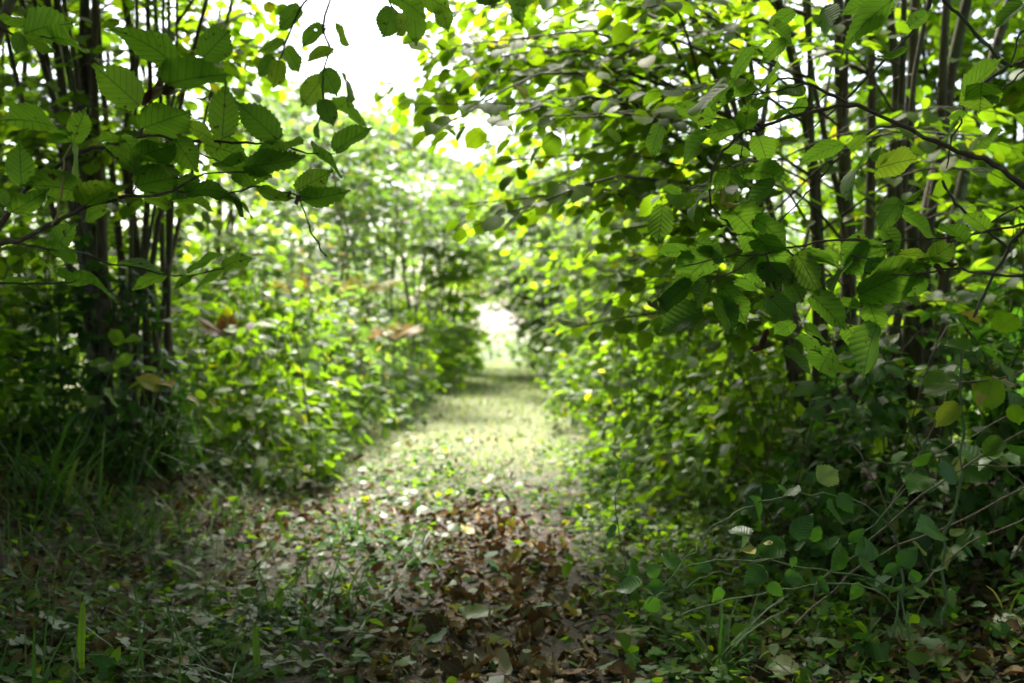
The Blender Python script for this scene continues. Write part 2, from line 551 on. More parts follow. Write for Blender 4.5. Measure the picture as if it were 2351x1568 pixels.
def mass(name, kind, mat, pos, Rm, s, var, origin=(0, 0, 0)):
    Vs, Ts, Us, n = [], [], [], 0
    for i, (v, t, u) in enumerate(TM[kind]):
        m = var == i
        c = int(m.sum())
        if not c:
            continue
        X = np.einsum('nij,kj->nki', Rm[m] * s[m][:, None, None], v) + pos[m][:, None, :] - np.asarray(origin)
        Vs.append(X.reshape(-1, 3))
        Ts.append((t[None] + (np.arange(c) * len(v))[:, None, None]).reshape(-1, 3) + n)
        Us.append(np.tile(u, (c, 1)))
        n += c * len(v)
    if not Vs:
        return None
    return new_mesh(name, np.concatenate(Vs), np.concatenate(Ts), M[mat], np.concatenate(Us))


# every set of leaves is kept until all are known; those that show largest become single leaves
SETS = []
def leaves(owner, kind, mat, pos, Rm, s, K=0, part="crown", single="leaf", minpx=0.0, lowkind=None, cut=None, single_cb=None, lowY=7.5):
    pos = np.asarray(pos, float)
    if len(pos) == 0:
        return
    var = R.integers(0, len(TM[kind]), len(pos))
    SETS.append(dict(owner=owner, kind=kind, mat=mat, pos=pos, R=np.asarray(Rm), s=np.asarray(s, float), K=K, part=part, single=single, var=var, minpx=minpx, low=lowkind, cb=single_cb, lowY=lowY))


# ------------------------------------------------------------------ ground
xs = np.unique(np.concatenate([np.linspace(-60, -8, 14), np.linspace(-8, 8, 161), np.linspace(8, 60, 14)]))
ys = np.unique(np.concatenate([np.linspace(-12, 1, 27), np.linspace(1, 14, 131), np.linspace(14, 45, 90), np.linspace(45, 400, 40)]))
GX, GY = np.meshgrid(xs, ys)
GZ = gz(GX, GY)
V = np.stack([GX, GY, GZ], -1).reshape(-1, 3)
nx, ny = len(xs), len(ys)
i, j = np.meshgrid(np.arange(nx - 1), np.arange(ny - 1))
a = (j * nx + i).ravel()
Q = np.stack([a, a + 1, a + nx + 1, a + nx], 1)
m, n, l, out = nt("woodland_soil")
tc = n.new("ShaderNodeTexCoord")
sp = n.new("ShaderNodeSeparateXYZ")
l.new(tc.outputs["Object"], sp.inputs[0])
nz = n.new("ShaderNodeTexNoise"); nz.inputs["Scale"].default_value = 9; nz.inputs["Detail"].default_value = 6
l.new(tc.outputs["Object"], nz.inputs["Vector"])
nz2 = n.new("ShaderNodeTexNoise"); nz2.inputs["Scale"].default_value = 60; nz2.inputs["Detail"].default_value = 4
l.new(tc.outputs["Object"], nz2.inputs["Vector"])
soil = ramp(n, l, nz2.outputs[0], [(.3, (.012, .009, .006)), (.7, (.045, .030, .019))])
turf = ramp(n, l, nz2.outputs[0], [(.3, (.055, .075, .02)), (.7, (.15, .155, .06))])
pasture = ramp(n, l, nz.outputs[0], [(.3, (.04, .062, .018)), (.7, (.065, .085, .028))])
stubble = ramp(n, l, nz.outputs[0], [(.3, (.075, .058, .048)), (.7, (.11, .088, .072))])
mr3 = n.new("ShaderNodeMapRange"); mr3.inputs[1].default_value = 58.0; mr3.inputs[2].default_value = 80.0
l.new(sp.outputs[1], mr3.inputs[0])
field = mixc(n, l, mr3.outputs[0], pasture, stubble)
mr = n.new("ShaderNodeMapRange"); mr.inputs[1].default_value = 8.0; mr.inputs[2].default_value = 10.5
l.new(math_(n, l, 'ADD', sp.outputs[1], math_(n, l, 'MULTIPLY', nz.outputs[0], 3.0)), mr.inputs[0])
c1 = mixc(n, l, mr.outputs[0], soil, turf)
mr2 = n.new("ShaderNodeMapRange"); mr2.inputs[1].default_value = 42.0; mr2.inputs[2].default_value = 55.0
l.new(sp.outputs[1], mr2.inputs[0])
c2 = mixc(n, l, mr2.outputs[0], c1, field)
p = n.new("ShaderNodeBsdfPrincipled"); l.new(c2, p.inputs["Base Color"]); p.inputs["Roughness"].default_value = .9
b = n.new("ShaderNodeBump"); b.inputs["Strength"].default_value = .8; b.inputs["Distance"].default_value = .02
l.new(nz2.outputs[0], b.inputs["Height"]); l.new(b.outputs[0], p.inputs["Normal"]); l.new(p.outputs[0], out.inputs[0])
ground = tag(link("ground", new_mesh("ground", V, Q, m)), "dark soil of the sunken woodland path and its banks", None, None, "structure")


# ------------------------------------------------------------------ hazels
UP = np.array([0, 0, 1.0])
def rotz(v, a):
    c, s_ = np.cos(a), np.sin(a)
    return np.stack([v[..., 0] * c - v[..., 1] * s_, v[..., 0] * s_ + v[..., 1] * c, v[..., 2]], -1)


def spray(line, rg, leaf_s, twig_len=.34, step=.11, t0=.25, twigs=None, dens=1.0, droop=.35, upj=.35):
    """leafy twigs either side of a branch: returns leaf positions, axes, normals, sizes"""
    L = np.linalg.norm(np.diff(line, axis=0), axis=1)
    s = np.concatenate([[0], np.cumsum(L)])
    tot = s[-1]
    q = np.arange(t0 * tot, tot, step / dens)
    if len(q) == 0:
        q = np.array([tot * .8])
    bp = np.stack([np.interp(q, s, line[:, k]) for k in range(3)], 1)
    tn = norm(np.gradient(line, axis=0))
    bt = np.stack([np.interp(q, s, tn[:, k]) for k in range(3)], 1)
    pos, ax = [], []
    for k in range(len(q)):
        sg = 1 if k % 2 else -1
        d = rotz(bt[k], sg * rg.uniform(.6, 1.15))
        d = d * np.array([1, 1, .5]) + np.array([0, 0, rg.normal(.02, .18)])
        d = norm(d)
        f = 1 - .55 * (q[k] / tot)
        tl = twig_len * f * rg.uniform(.6, 1.3)
        n = max(2, int(tl / .052))
        tt = np.linspace(.25, 1, n)
        pts = bp[k] + d * (tl * tt)[:, None] - UP * (droop * tl * tt ** 2)[:, None] * .5
        if twigs is not None:
            twigs.append(np.vstack([bp[k], pts[[n // 2, -1]]]))
        dd = norm(d - UP * droop * .5)
        sgn = np.where(np.arange(n) % 2 == 0, 1, -1)
        aa = rotz(np.tile(dd, (n, 1)), sgn * rg.uniform(.5, 1.1, n) * np.where(np.arange(n) == n - 1, .15, 1))
        aa[:, 2] -= rg.uniform(.05, .75, n) * droop * 1.6
        pos.append(pts); ax.append(aa)
    # end leaves
    pos = np.concatenate(pos); ax = norm(np.concatenate(ax))
    nr = norm(UP + rg.normal(0, upj, pos.shape))
    sz = leaf_s * rg.uniform(.62, 1.22, len(pos))
    pos = pos + ax * (sz * .12)[:, None]
    return pos, ax, nr, sz


def hazel(name, label, base, stems, targets, leaf_s=.078, mat='hazel', kind='mid', K=0, seed=1, free=30, free_r=2.2, free_z=(2.4, 5.2), group=None, prune=None, tdens=1.0, twig_r=.0022, side=0, twig_len=.34):
    """base (x,y); stems: list of (dx, dy, lean_x, lean_y, height, radius); targets: branch ends in the place"""
    rg = np.random.default_rng(seed)
    bz = float(gz(base[0], base[1])) - .03
    org = np.array([base[0], base[1], bz])
    t = thing(name, label, "tree", org, group)
    lines = []
    for (dx, dy, lx, ly, h, r) in stems:
        z0 = float(gz(base[0] + dx, base[1] + dy)) - .06
        k = 9
        tt = np.linspace(0, 1, k)
        w = np.cumsum(rg.normal(0, .027 * h / 3, (k, 2)), axis=0)
        w[0] = 0
        pts = np.stack([base[0] + dx + lx * h * tt ** 1.25 + w[:, 0], base[1] + dy + ly * h * tt ** 1.25 + w[:, 1], z0 + h * tt], 1)
        pts = resample(pts, 17)
        tb = Tubes()
        tb.add(pts, np.linspace(r * 1.12, r * .3, 17), 7 if r > .02 else 5)
        so = link("stem", tb.mesh("stem", M['bark'], org), t)
        lines.append((pts, r, so))
    brs = []
    for tg in targets:
        tg = np.asarray(tg, float)
        # the stem that is best placed to carry this branch
        best, bs = None, 1e9
        for (pts, r, so) in lines:
            hd = np.hypot(pts[:, 0] - tg[0], pts[:, 1] - tg[1])
            zz = pts[:, 2] - (tg[2] - .10 * hd)
            c = np.abs(zz) + .25 * hd + rg.uniform(0, .5)
            c[:2] += 3
            i_ = int(np.argmin(c))
            if c[i_] < bs:
                bs, best = c[i_], (pts[i_], r, so)
        brs.append((best[0], tg, best[2], 1.0))
    for _ in range(free):
        pts, r, so = lines[rg.integers(len(lines))]
        z = rg.uniform(*free_z)
        i_ = int(np.argmin(np.abs(pts[:, 2] - z)))
        a_ = rg.uniform(0, 2 * np.pi)
        rr = free_r * rg.uniform(.5, 1)
        tg = pts[i_] + np.array([rr * math.cos(a_) + side * rr * .5, rr * math.sin(a_), rg.uniform(-.2, .7)])
        brs.append((pts[i_], tg, so, .8))
    A = [[], [], [], []]
    for (p0, p1, so, dn) in brs:
        d = p1 - p0
        Ld = np.linalg.norm(d)
        mid = p0 + d * .5 + UP * (.13 * Ld) + rg.normal(0, .05 * Ld, 3)
        line = resample(np.array([p0, mid, p1]), 9)
        tw = []
        S = spray(line, rg, leaf_s, twig_len, .11, .18, tw, dn * tdens)
        if prune is not None:
            kp = ~prune(S[0], rg)
            S = tuple(x[kp] for x in S)
        for i_ in range(4):
            A[i_].append(S[i_])
        tb = Tubes()
        tb.add(line, np.linspace(max(.004, .0065 * Ld), .0022, 9), 4)
        if p1[2] < CZ + p1[1] * .36 + .3 and p1[1] < 9.5:
            for q in tw:
                if prune is None or not prune(q[-1:], rg)[0]:
                    tb.add(q, np.linspace(twig_r, .0012, len(q)), 3)
        link("branch", tb.mesh("branch", M['twig'], org), so)
    pos, ax, nr, sz = [np.concatenate(x) for x in A]
    leaves(t, kind, mat, pos, frames(ax, nr), sz, K, lowkind='tiny' if kind == 'tiny' else 'low')
    return t


def ring_stems(n, r, lean, h, rad, seed):
    rg = np.random.default_rng(seed)
    o = []
    for k in range(n):
        a_ = 2 * np.pi * k / n + rg.uniform(-.3, .3)
        f = rg.uniform(.5, 1.1)
        o.append((r * f * math.cos(a_), r * f * math.sin(a_), lean * f * math.cos(a_), lean * f * math.sin(a_), h * rg.uniform(.75, 1.1), rad * rg.uniform(.55, 1.3)))
    return o


def poly_targets(poly, n, Yf, seed):
    """n branch ends that show inside a polygon (2351 px picture), at depth Yf(px,py,rng)"""
    rg = np.random.default_rng(seed)
    poly = np.asarray(poly, float)
    lo, hi = poly.min(0), poly.max(0)
    out = []
    while len(out) < n:
        q = rg.uniform(lo, hi)
        x, y = q
        ins = False
        for (x1, y1), (x2, y2) in zip(poly, np.roll(poly, -1, 0)):
            if (y1 > y) != (y2 > y) and x < (x2 - x1) * (y - y1) / (y2 - y1) + x1:
                ins = not ins
        if ins:
            out.append(P(x, y, Yf(x, y, rg)))
    return out


def px_of(p):
    Y = np.maximum(p[:, 1], .05)
    return 1175.5 + F * p[:, 0] / Y, 784.0 - F * (p[:, 2] - CZ) / Y, p[:, 1]


def inpoly(x, y, poly):
    poly = np.asarray(poly, float)
    ins = np.zeros(len(x), bool)
    for (x1, y1), (x2, y2) in zip(poly, np.roll(poly, -1, 0)):
        c = ((y1 > y) != (y2 > y)) & (x < (x2 - x1) * (y - y1) / (y2 - y1 + 1e-9) + x1)
        ins ^= c
    return ins


SKYGAP = [(620, -40), (670, 60), (630, 130), (670, 185), (760, 200), (835, 195), (850, 90), (840, -40)]
TUNNEL = [(1092, 728), (1088, 745), (1115, 850), (1198, 850), (1172, 790), (1125, 728)]
def prune_gap(p, rg):
    x, y, Y = px_of(p)
    wob = 16 * np.sin(x / 31 + y / 47) + 12 * np.sin(y / 19 - x / 23)
    hit = inpoly(x + wob, y + wob * .8, SKYGAP) & (rg.uniform(0, 1, len(x)) < .84) & (Y > 0)
    hit |= inpoly(x + wob * .5, y + wob * .4, TUNNEL) & (Y > 0) & (rg.uniform(0, 1, len(x)) < np.where(Y > 19, .9, 1.0))
    return hit
def prune_open(p, rg):
    x, y, z = p[:, 0], p[:, 1], p[:, 2]
    return prune_gap(p, rg) | ((x > -3.4) & (x < 1.5) & (y > 8.3) & (y < 19) & (z > 3.0 + .7 * np.sin(x * 3 + y) + .5 * np.sin(x * 7.3 - y * 2.1) + .8 * smooth(-1.8, -3.2, x)) & (rg.uniform(0, 1, len(x)) < .93)) | ((x > .8) & (x < 2.6) & (y > 6.6) & (y < 18) & (z > 3.4 + .6 * np.sin(x * 3 + y))) | ((x > -5) & (x < -2) & (y > 9.5) & (y < 17) & (z > 3.3 + .6 * np.sin(x * 2.3 + y * 1.4)))
def prune_right(p, rg):
    x, y, Y = px_of(p)
    hit = prune_gap(p, rg)
    stem_win = inpoly(x, y, [(1740, 60), (1700, 250), (1800, 560), (2160, 600), (2260, 200), (2250, -20), (1850, -20)]) & (Y > 0) & (rg.uniform(0, 1, len(x)) < .62)
    edge = (x < 850 + np.maximum(0, y - 150) * .33) & (y > -100) & (y < 900) & (Y > 0) & (rg.uniform(0, 1, len(x)) < .9)
    return hit | stem_win | edge | prune_open(p, rg)
def prune_left(p, rg):
    x, y, Y = px_of(p)
    hit = prune_gap(p, rg)
    win = inpoly(x, y, [(90, 420), (150, 1000), (420, 1000), (460, 420)]) & (Y > 0) & (rg.uniform(0, 1, len(x)) < .45)
    win |= inpoly(x, y, [(90, -40), (90, 420), (460, 420), (430, -40)]) & (Y > 0) & (rg.uniform(0, 1, len(x)) < .15)
    return hit | win | ((x > 700) & (Y > 0) & (y > -300))

# coppice beside the path, stems read off the photograph: foot px, top px, radius
def stems_px(base, Y, rows):
    o = []
    for (x0, x1, r, dy) in rows:      # px at the foot (ground) and at the picture's top edge
        y = Y + dy
        X0 = (x0 - 1175.5) / F * y
        X1 = (x1 - 1175.5) / F * y
        ztop = CZ + 784 / F * y
        zb = float(gz(X0, y))
        h = (ztop - zb) * 1.75
        # pts follow tt**1.25: value at the top edge tt=1/1.75
        lx = (X1 - X0) / (h * (1 / 1.75) ** 1.25)
        o.append((X0 - base[0], y - base[1], lx, R.uniform(-.03, .03), h, r))
    return o

bL = (-2.15, 5.4)
hazel("hazel_coppice", "dark many-stemmed hazel coppice on the bank above the arching grass", bL,
      stems_px(bL, 5.4, [(215, 150, .035, 0), (260, 190, .034, .1), (240, 60, .026, .2), (285, 150, .024, .3), (300, 345, .021, -.1), (330, 352, .016, .1), (290, 240, .03, .35),
                         (345, 466, .019, 0), (360, 545, .015, .2), (250, 20, .02, -.15), (265, 205, .018, -.2), (320, 300, .013, -.25), (200, 95, .022, .3), (395, 420, .014, .1), (225, 120, .03, -.1), (280, 215, .028, -.15), (305, 270, .024, .2), (340, 400, .012, -.2), (270, 110, .014, -.3), (310, 215, .012, .4), (235, 180, .02, .5), (350, 330, .018, .3)]),
      poly_targets([(-80, -60), (-80, 560), (120, 420), (420, 380), (620, 300), (700, 160), (640, -60)], 40, lambda x, y, g: g.uniform(4.2, 6.6), 3)
      + poly_targets([(440, -40), (440, 380), (640, 420), (700, 250), (640, -40)], 14, lambda x, y, g: g.uniform(5.2, 7.5), 4)
      + poly_targets([(60, 250), (60, 900), (460, 900), (520, 250)], 22, lambda x, y, g: g.uniform(4.7, 6.4), 92)
      + poly_targets([(-60, 560), (-60, 800), (150, 800), (180, 560)], 7, lambda x, y, g: g.uniform(4.6, 5.6), 5),
      K=220, seed=11, free=46, free_r=2.4, free_z=(2.6, 5.5), prune=prune_left, side=.4)

bR = (1.78, 4.7)
hazel("hazel_coppice", "tall hazel coppice with a dense sheaf of brown stems above the brambles", bR,
      stems_px(bR, 4.7, [(1915, 1905, .040, 0), (1950, 1935, .032, .1), (1990, 1975, .030, .2), (2030, 2020, .032, .05), (2060, 2075, .036, .25), (1880, 1770, .034, .1), (1860, 1745, .022, .3),
                         (2090, 2130, .030, .2), (2110, 2240, .040, .3), (2140, 2330, .034, .1), (1900, 1640, .020, .35), (1890, 1560, .022, .3), (1870, 1520, .016, .1), (2020, 2050, .02, -.2), (1975, 1890, .017, -.2), (2075, 2180, .018, -.15), (1930, 1850, .02, -.1)]),
      poly_targets([(900, -60), (910, 200), (1010, 400), (1080, 520), (1300, 560), (1560, 560), (1740, 300), (1760, -60)], 38, lambda x, y, g: g.uniform(3.4, 5.4) + .0008 * max(0, 1300 - x), 6)
      + poly_targets([(895, -60), (905, 180), (1010, 330), (1200, 260), (1200, -60)], 10, lambda x, y, g: g.uniform(4.0, 6.2), 91)
      + poly_targets([(880, -60), (885, 230), (1000, 330), (1010, -60)], 10, lambda x, y, g: g.uniform(4.4, 6.4), 93)
      + poly_targets([(1700, -60), (1700, 300), (2351, 300), (2351, -60)], 22, lambda x, y, g: g.uniform(3.6, 5.6), 7)
      + poly_targets([(2150, 200), (2150, 700), (2400, 700), (2400, 200)], 12, lambda x, y, g: g.uniform(3.4, 5.0), 8)
      + poly_targets([(1250, 560), (1300, 760), (1700, 760), (1650, 520)], 16, lambda x, y, g: g.uniform(4.0, 5.6), 9),
      K=300, seed=12, free=24, free_r=2.5, free_z=(2.6, 5.5), prune=prune_right, side=-.4)

bR2 = (1.55, 7.2)
hazel("hazel_tree", "leaning hazel arching over the path just past the stem sheaf", bR2, ring_stems(8, .25, .13, 5.0, .026, 5),
      poly_targets([(960, 60), (1000, 400), (1060, 520), (1220, 640), (1290, 800), (1500, 800), (1700, 500), (1650, 100)], 60, lambda x, y, g: g.uniform(6.0, 8.2), 21),
      K=220, seed=13, free=10, free_r=2.0, free_z=(2.8, 5), prune=prune_right)
hazel("hazel_tree", "hazel behind the leaning one, bending low to the grassy path", (1.75, 11.0), ring_stems(8, .3, .12, 5.2, .03, 6),
      poly_targets([(1120, 480), (1160, 600), (1260, 700), (1280, 800), (1450, 800), (1600, 500), (1450, 380)], 46, lambda x, y, g: g.uniform(9.5, 12.5), 22),
      mat='hazel', kind='low', leaf_s=.09, K=60, seed=14, free=26, free_r=2.1, free_z=(2.8, 5.2), prune=prune_open)
hazel("hazel_tree", "pale soft hazel overhanging the path near its bright end", (1.7, 17.0), ring_stems(8, .4, .12, 6, .035, 7),
      poly_targets([(1085, 500), (1130, 620), (1170, 690), (1240, 760), (1420, 800), (1450, 500), (1250, 440)], 46, lambda x, y, g: g.uniform(14.5, 19), 23),
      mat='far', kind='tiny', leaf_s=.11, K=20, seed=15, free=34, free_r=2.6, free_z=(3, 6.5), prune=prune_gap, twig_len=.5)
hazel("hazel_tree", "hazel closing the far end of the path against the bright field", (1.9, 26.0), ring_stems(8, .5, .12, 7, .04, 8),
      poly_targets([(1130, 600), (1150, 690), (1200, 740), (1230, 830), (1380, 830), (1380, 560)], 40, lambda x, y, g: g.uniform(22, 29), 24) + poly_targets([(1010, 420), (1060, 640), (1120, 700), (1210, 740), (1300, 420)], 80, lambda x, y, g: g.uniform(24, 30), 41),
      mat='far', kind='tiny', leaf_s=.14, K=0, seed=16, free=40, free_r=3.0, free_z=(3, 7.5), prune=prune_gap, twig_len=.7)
hazel("hazel_tree", "upright hazel with dark stems standing behind the ferns", (-1.75, 14.5),
      ring_stems(9, .35, .2, 3.4, .021, 12),
      poly_targets([(560, 420), (700, 330), (860, 280), (1000, 330), (1080, 460), (1110, 640), (1060, 700), (980, 560), (860, 640), (620, 600)], 70, lambda x, y, g: g.uniform(12.5, 16.5), 25),
      mat='far', kind='low', leaf_s=.10, K=60, seed=17, free=6, free_r=2.0, free_z=(3.6, 5.0), prune=lambda p, rg: prune_gap(p, rg) | ((p[:, 2] > 3.4) & (p[:, 0] > -1.6) & (p[:, 1] < 16)) | (rg.uniform(0, 1, len(p)) < .25), twig_len=.5)
hazel("hazel_tree", "dark low hazel crowding the path before the bright opening", (-1.75, 22.0), ring_stems(8, .4, .15, 5, .026, 9),
      poly_targets([(940, 480), (1000, 620), (1020, 820), (1100, 830), (1110, 740), (1070, 640), (1120, 560), (1080, 460)], 44, lambda x, y, g: g.uniform(19, 24), 26) + poly_targets([(900, 330), (960, 600), (1060, 690), (1120, 690), (1160, 420)], 50, lambda x, y, g: g.uniform(19, 24), 42),
      mat='hazel', kind='tiny', leaf_s=.12, K=0, seed=18, free=34, free_r=2.6, free_z=(3, 6.5), prune=prune_gap, twig_len=.6)
hazel("hazel_tree", "sunlit hazel filling the gap between the coppice and the ferns", (-3.4, 10.5), ring_stems(9, .4, .14, 5.5, .035, 10),
      poly_targets([(430, 300), (430, 620), (600, 640), (760, 560), (760, 420), (640, 330)], 30, lambda x, y, g: g.uniform(8.6, 11.5), 27),
      mat='hazel', kind='low', leaf_s=.095, K=80, seed=19, free=2, free_r=2.0, free_z=(3.2, 5), prune=prune_open)
hazel("hazel_tree", "shaded hazel glimpsed between the coppice stems", (-4.6, 8.5), ring_stems(9, .4, .14, 6, .04, 31),
      poly_targets([(-60, -60), (-60, 820), (420, 760), (470, 300), (600, 100), (560, -60)], 60, lambda x, y, g: g.uniform(7.2, 10), 28),
      mat='hazel', kind='low', leaf_s=.095, K=120, seed=20, free=10, free_r=2.4, free_z=(3.2, 6), prune=prune_left)
hazel("hazel_tree", "hazel seen through the stem sheaf with sky between its leaves", (4.2, 8.6), ring_stems(9, .4, .14, 6, .04, 32),
      poly_targets([(1600, -60), (1650, 700), (2420, 760), (2420, -60)], 66, lambda x, y, g: g.uniform(7.0, 10.2), 29),
      mat='hazel', kind='low', leaf_s=.095, K=120, seed=33, free=26, free_r=2.4, free_z=(3.2, 6), prune=None)
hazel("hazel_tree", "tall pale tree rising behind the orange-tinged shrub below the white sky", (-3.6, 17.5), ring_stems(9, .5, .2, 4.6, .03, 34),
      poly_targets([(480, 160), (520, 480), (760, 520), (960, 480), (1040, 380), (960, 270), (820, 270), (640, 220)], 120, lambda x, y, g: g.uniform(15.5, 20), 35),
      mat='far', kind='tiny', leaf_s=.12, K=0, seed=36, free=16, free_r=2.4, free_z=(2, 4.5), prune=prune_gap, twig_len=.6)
# trees that stand beside and behind the photographer: their crowns shade the near path
for k, (x, y, lab) in enumerate([(-2.9, 1.6, "hazel at the picture's edge holding up the serrated leafy sprays above the litter"), (3.0, 1.4, "hazel whose crown closes the canopy over the bramble thicket"),
                                 (-2.6, -1.8, "hazel behind the viewpoint, only its shade reaching the path"), (2.4, -2.2, "second hazel behind the viewpoint, opposite the first")]):
    hazel("hazel_tree", lab, (x, y), ring_stems(7, .3, .13, 5.4, .03, 50 + k), [], mat='hazel', kind='low', leaf_s=.10, K=0, seed=60 + k, free=84, free_r=2.7, free_z=(2.9, 5.6),
          prune=lambda p, rg: (np.abs(px_of(p)[1] - 784) < 900) & (px_of(p)[2] > .3) & (np.abs(px_of(p)[0] - 1175) < 1300), side=(.5 if x < 0 else -.5), twig_len=.45)


# ------------------------------------------------------------------ woodland behind (one mass each side)
def wood_mass(name, label, box, n, seed, size, zmax, zmin=0.0, mat='far'):
    rg = np.random.default_rng(seed)
    x = rg.uniform(box[0], box[1], n); y = rg.uniform(box[2], box[3], n)
    cl = np.sin(x * 1.9 + seed) * np.cos(y * 1.3) + np.sin(x * .7 - y * .9)
    z = gz(x, y) + zmin + rg.uniform(0, 1, n) ** .85 * (zmax - zmin) * (.72 + .28 * np.sin(x * 1.3 + seed) * np.cos(y * .9) + .12 * rg.normal(size=n))
    keep = (np.sin(x * 2.7 + z * 2.1 + seed) * np.cos(z * 3.1 - y * 1.7) + .25 * rg.normal(size=n)) > -.25
    p = np.stack([x, y, z], 1)[keep]
    p = p[~prune_gap(p, rg)]
    nr = norm(UP + rg.normal(0, .5, p.shape))
    ax = norm(rg.normal(0, 1, p.shape) * (1, 1, .4))
    me = mass(name, 'tiny' if box[2] > 8.5 else 'low', mat, p, frames(ax, nr), size * rg.uniform(.6, 1.2, len(p)), rg.integers(0, 3, len(p)))
    tag(link(name, me), label, "foliage", None, "stuff")
wood_mass("woodland_foliage", "pale leaf mass of the wood behind the near coppice", (-13, -5.5, 9, 20), 17000, 3, .19, 5.5)
wood_mass("woodland_foliage", "pale leaf mass of the wood behind the brown stem sheaf", (4.5, 12, 10, 22), 17000, 4, .19, 5.5)
wood_mass("woodland_foliage", "shaded leaf screen close behind the dark coppice", (-7.5, -3.6, 6.4, 9.0), 10000, 12, .13, 4.8, 0.0, 'hazel')
wood_mass("woodland_foliage", "shaded leaf screen close behind the brown stem sheaf", (2.6, 7.5, 6.2, 9.0), 17000, 13, .13, 5.8, 0.0, 'hazel')
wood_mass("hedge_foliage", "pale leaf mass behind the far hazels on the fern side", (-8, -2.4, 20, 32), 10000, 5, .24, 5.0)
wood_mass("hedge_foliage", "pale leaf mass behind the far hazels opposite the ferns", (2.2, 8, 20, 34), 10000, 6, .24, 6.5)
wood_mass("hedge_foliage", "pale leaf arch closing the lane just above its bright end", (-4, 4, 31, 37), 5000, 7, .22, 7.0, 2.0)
_pg = prune_gap
prune_gap = lambda p, rg: np.zeros(len(p), bool)
wood_mass("hedge_foliage", "low pale hedge added across the field to tone down the white opening", (-7, 7, 46, 50), 2600, 17, .26, 2.0)  # hedge put in to cover the lower part of the white opening
prune_gap = _pg


def wood_shade(name, label, box, n, seed, size, z0, z1):  # leaf masses kept out of sight that shade the scene
    rg = np.random.default_rng(seed)
    p = np.stack([rg.uniform(box[0], box[1], n), rg.uniform(box[2], box[3], n), rg.uniform(z0, z1, n)], 1)
    kp = (np.sin(p[:, 0] * 2.7 + p[:, 2] * 2.1 + seed) * np.cos(p[:, 2] * 2.3 - p[:, 1] * 1.7) + .3 * rg.normal(size=n)) > -.35
    x, y, Y = px_of(p)
    kp &= ~((Y > .3) & (np.abs(x - 1175) < 1260) & (np.abs(y - 784) < 860))
    p = p[kp]
    me = mass(name, 'tiny', 'hazel', p, frames(norm(rg.normal(0, 1, p.shape) * (1, 1, .4)), norm(UP + rg.normal(0, .6, p.shape))), size * rg.uniform(.6, 1.2, len(p)), rg.integers(0, 3, len(p)))
    tag(link(name, me), label, "foliage", None, "stuff")
wood_shade("woodland_foliage", "unseen leaf mass added beyond the serrated branch to block side light", (-9, -3.2, -4, 6), 9000, 8, .17, .4, 6)  # this and the next are added out of sight against side light
wood_shade("woodland_foliage", "unseen leaf mass added beyond the bramble thicket to block side light", (3.2, 9, -4, 6), 9000, 9, .17, .4, 6)
wood_shade("woodland_foliage", "leaf mass of the wood where the path runs on behind the viewpoint", (-7, 7, -9, -3.2), 12000, 10, .18, .5, 6)
wood_shade("woodland_foliage", "unseen leaf canopy over the near path, thickened to shade it", (-3.8, 2.8, -3.5, 4.6), 38000, 11, .15, 3.1, 5.6)  # canopy density and extent shaped by the light it must block
wood_shade("woodland_foliage", "unseen leaf canopy added to shade the litter on the coppice side", (-3.8, -.5, 4.6, 6.3), 7000, 16, .15, 3.1, 5.6)
wood_shade("woodland_foliage", "unseen high leaf canopy added to shade the dark coppice", (-9, -2.8, 4, 12), 16000, 14, .17, 3.9, 6.8)  # high leaf layers added out of sight to darken both banks
wood_shade("woodland_foliage", "unseen high leaf canopy added to darken the wood at the brown stem sheaf", (2.3, 9.5, 6.0, 15), 26000, 15, .18, 4.3, 7.4)

# ------------------------------------------------------------------ near hazel sprays, laid out leaf by leaf
def c1(x, y): return (x * .4499, y * .4499)
def c3(x, y): return (1489 + x * .4499, y * .4499)
def c6(x, y): return (1489 + x * .39984, 548.6 + y * .39984)
def c8(x, y): return (1175.5 + x * .5, 1018.7 + y * .5)

def near_branch(owner, conv, rows, Yfun, mat='twig', rname="twig"):
    for pts, r0, r1, dy in rows:
        q = []
        for k, (x, y) in enumerate(pts):
            px, py = conv(x, y)
            q.append(P(px, py, Yfun(px, py) + dy))
        q = resample(np.array(q), max(6, 3 * len(q)))
        q[1:-1] += np.random.default_rng(len(q) + int(abs(pts[0][0]))).normal(0, .0035 if rname in ('cane', 'dead_cane') else .0018, (len(q) - 2, 3))
        tb = Tubes()
        w = np.linspace(r0, r1, len(q)) * (1 + .15 * np.sin(np.arange(len(q)) * 2.1))
        tb.add(q, w, 6)
        link(rname, tb.mesh(rname, M[mat], owner.location), owner)

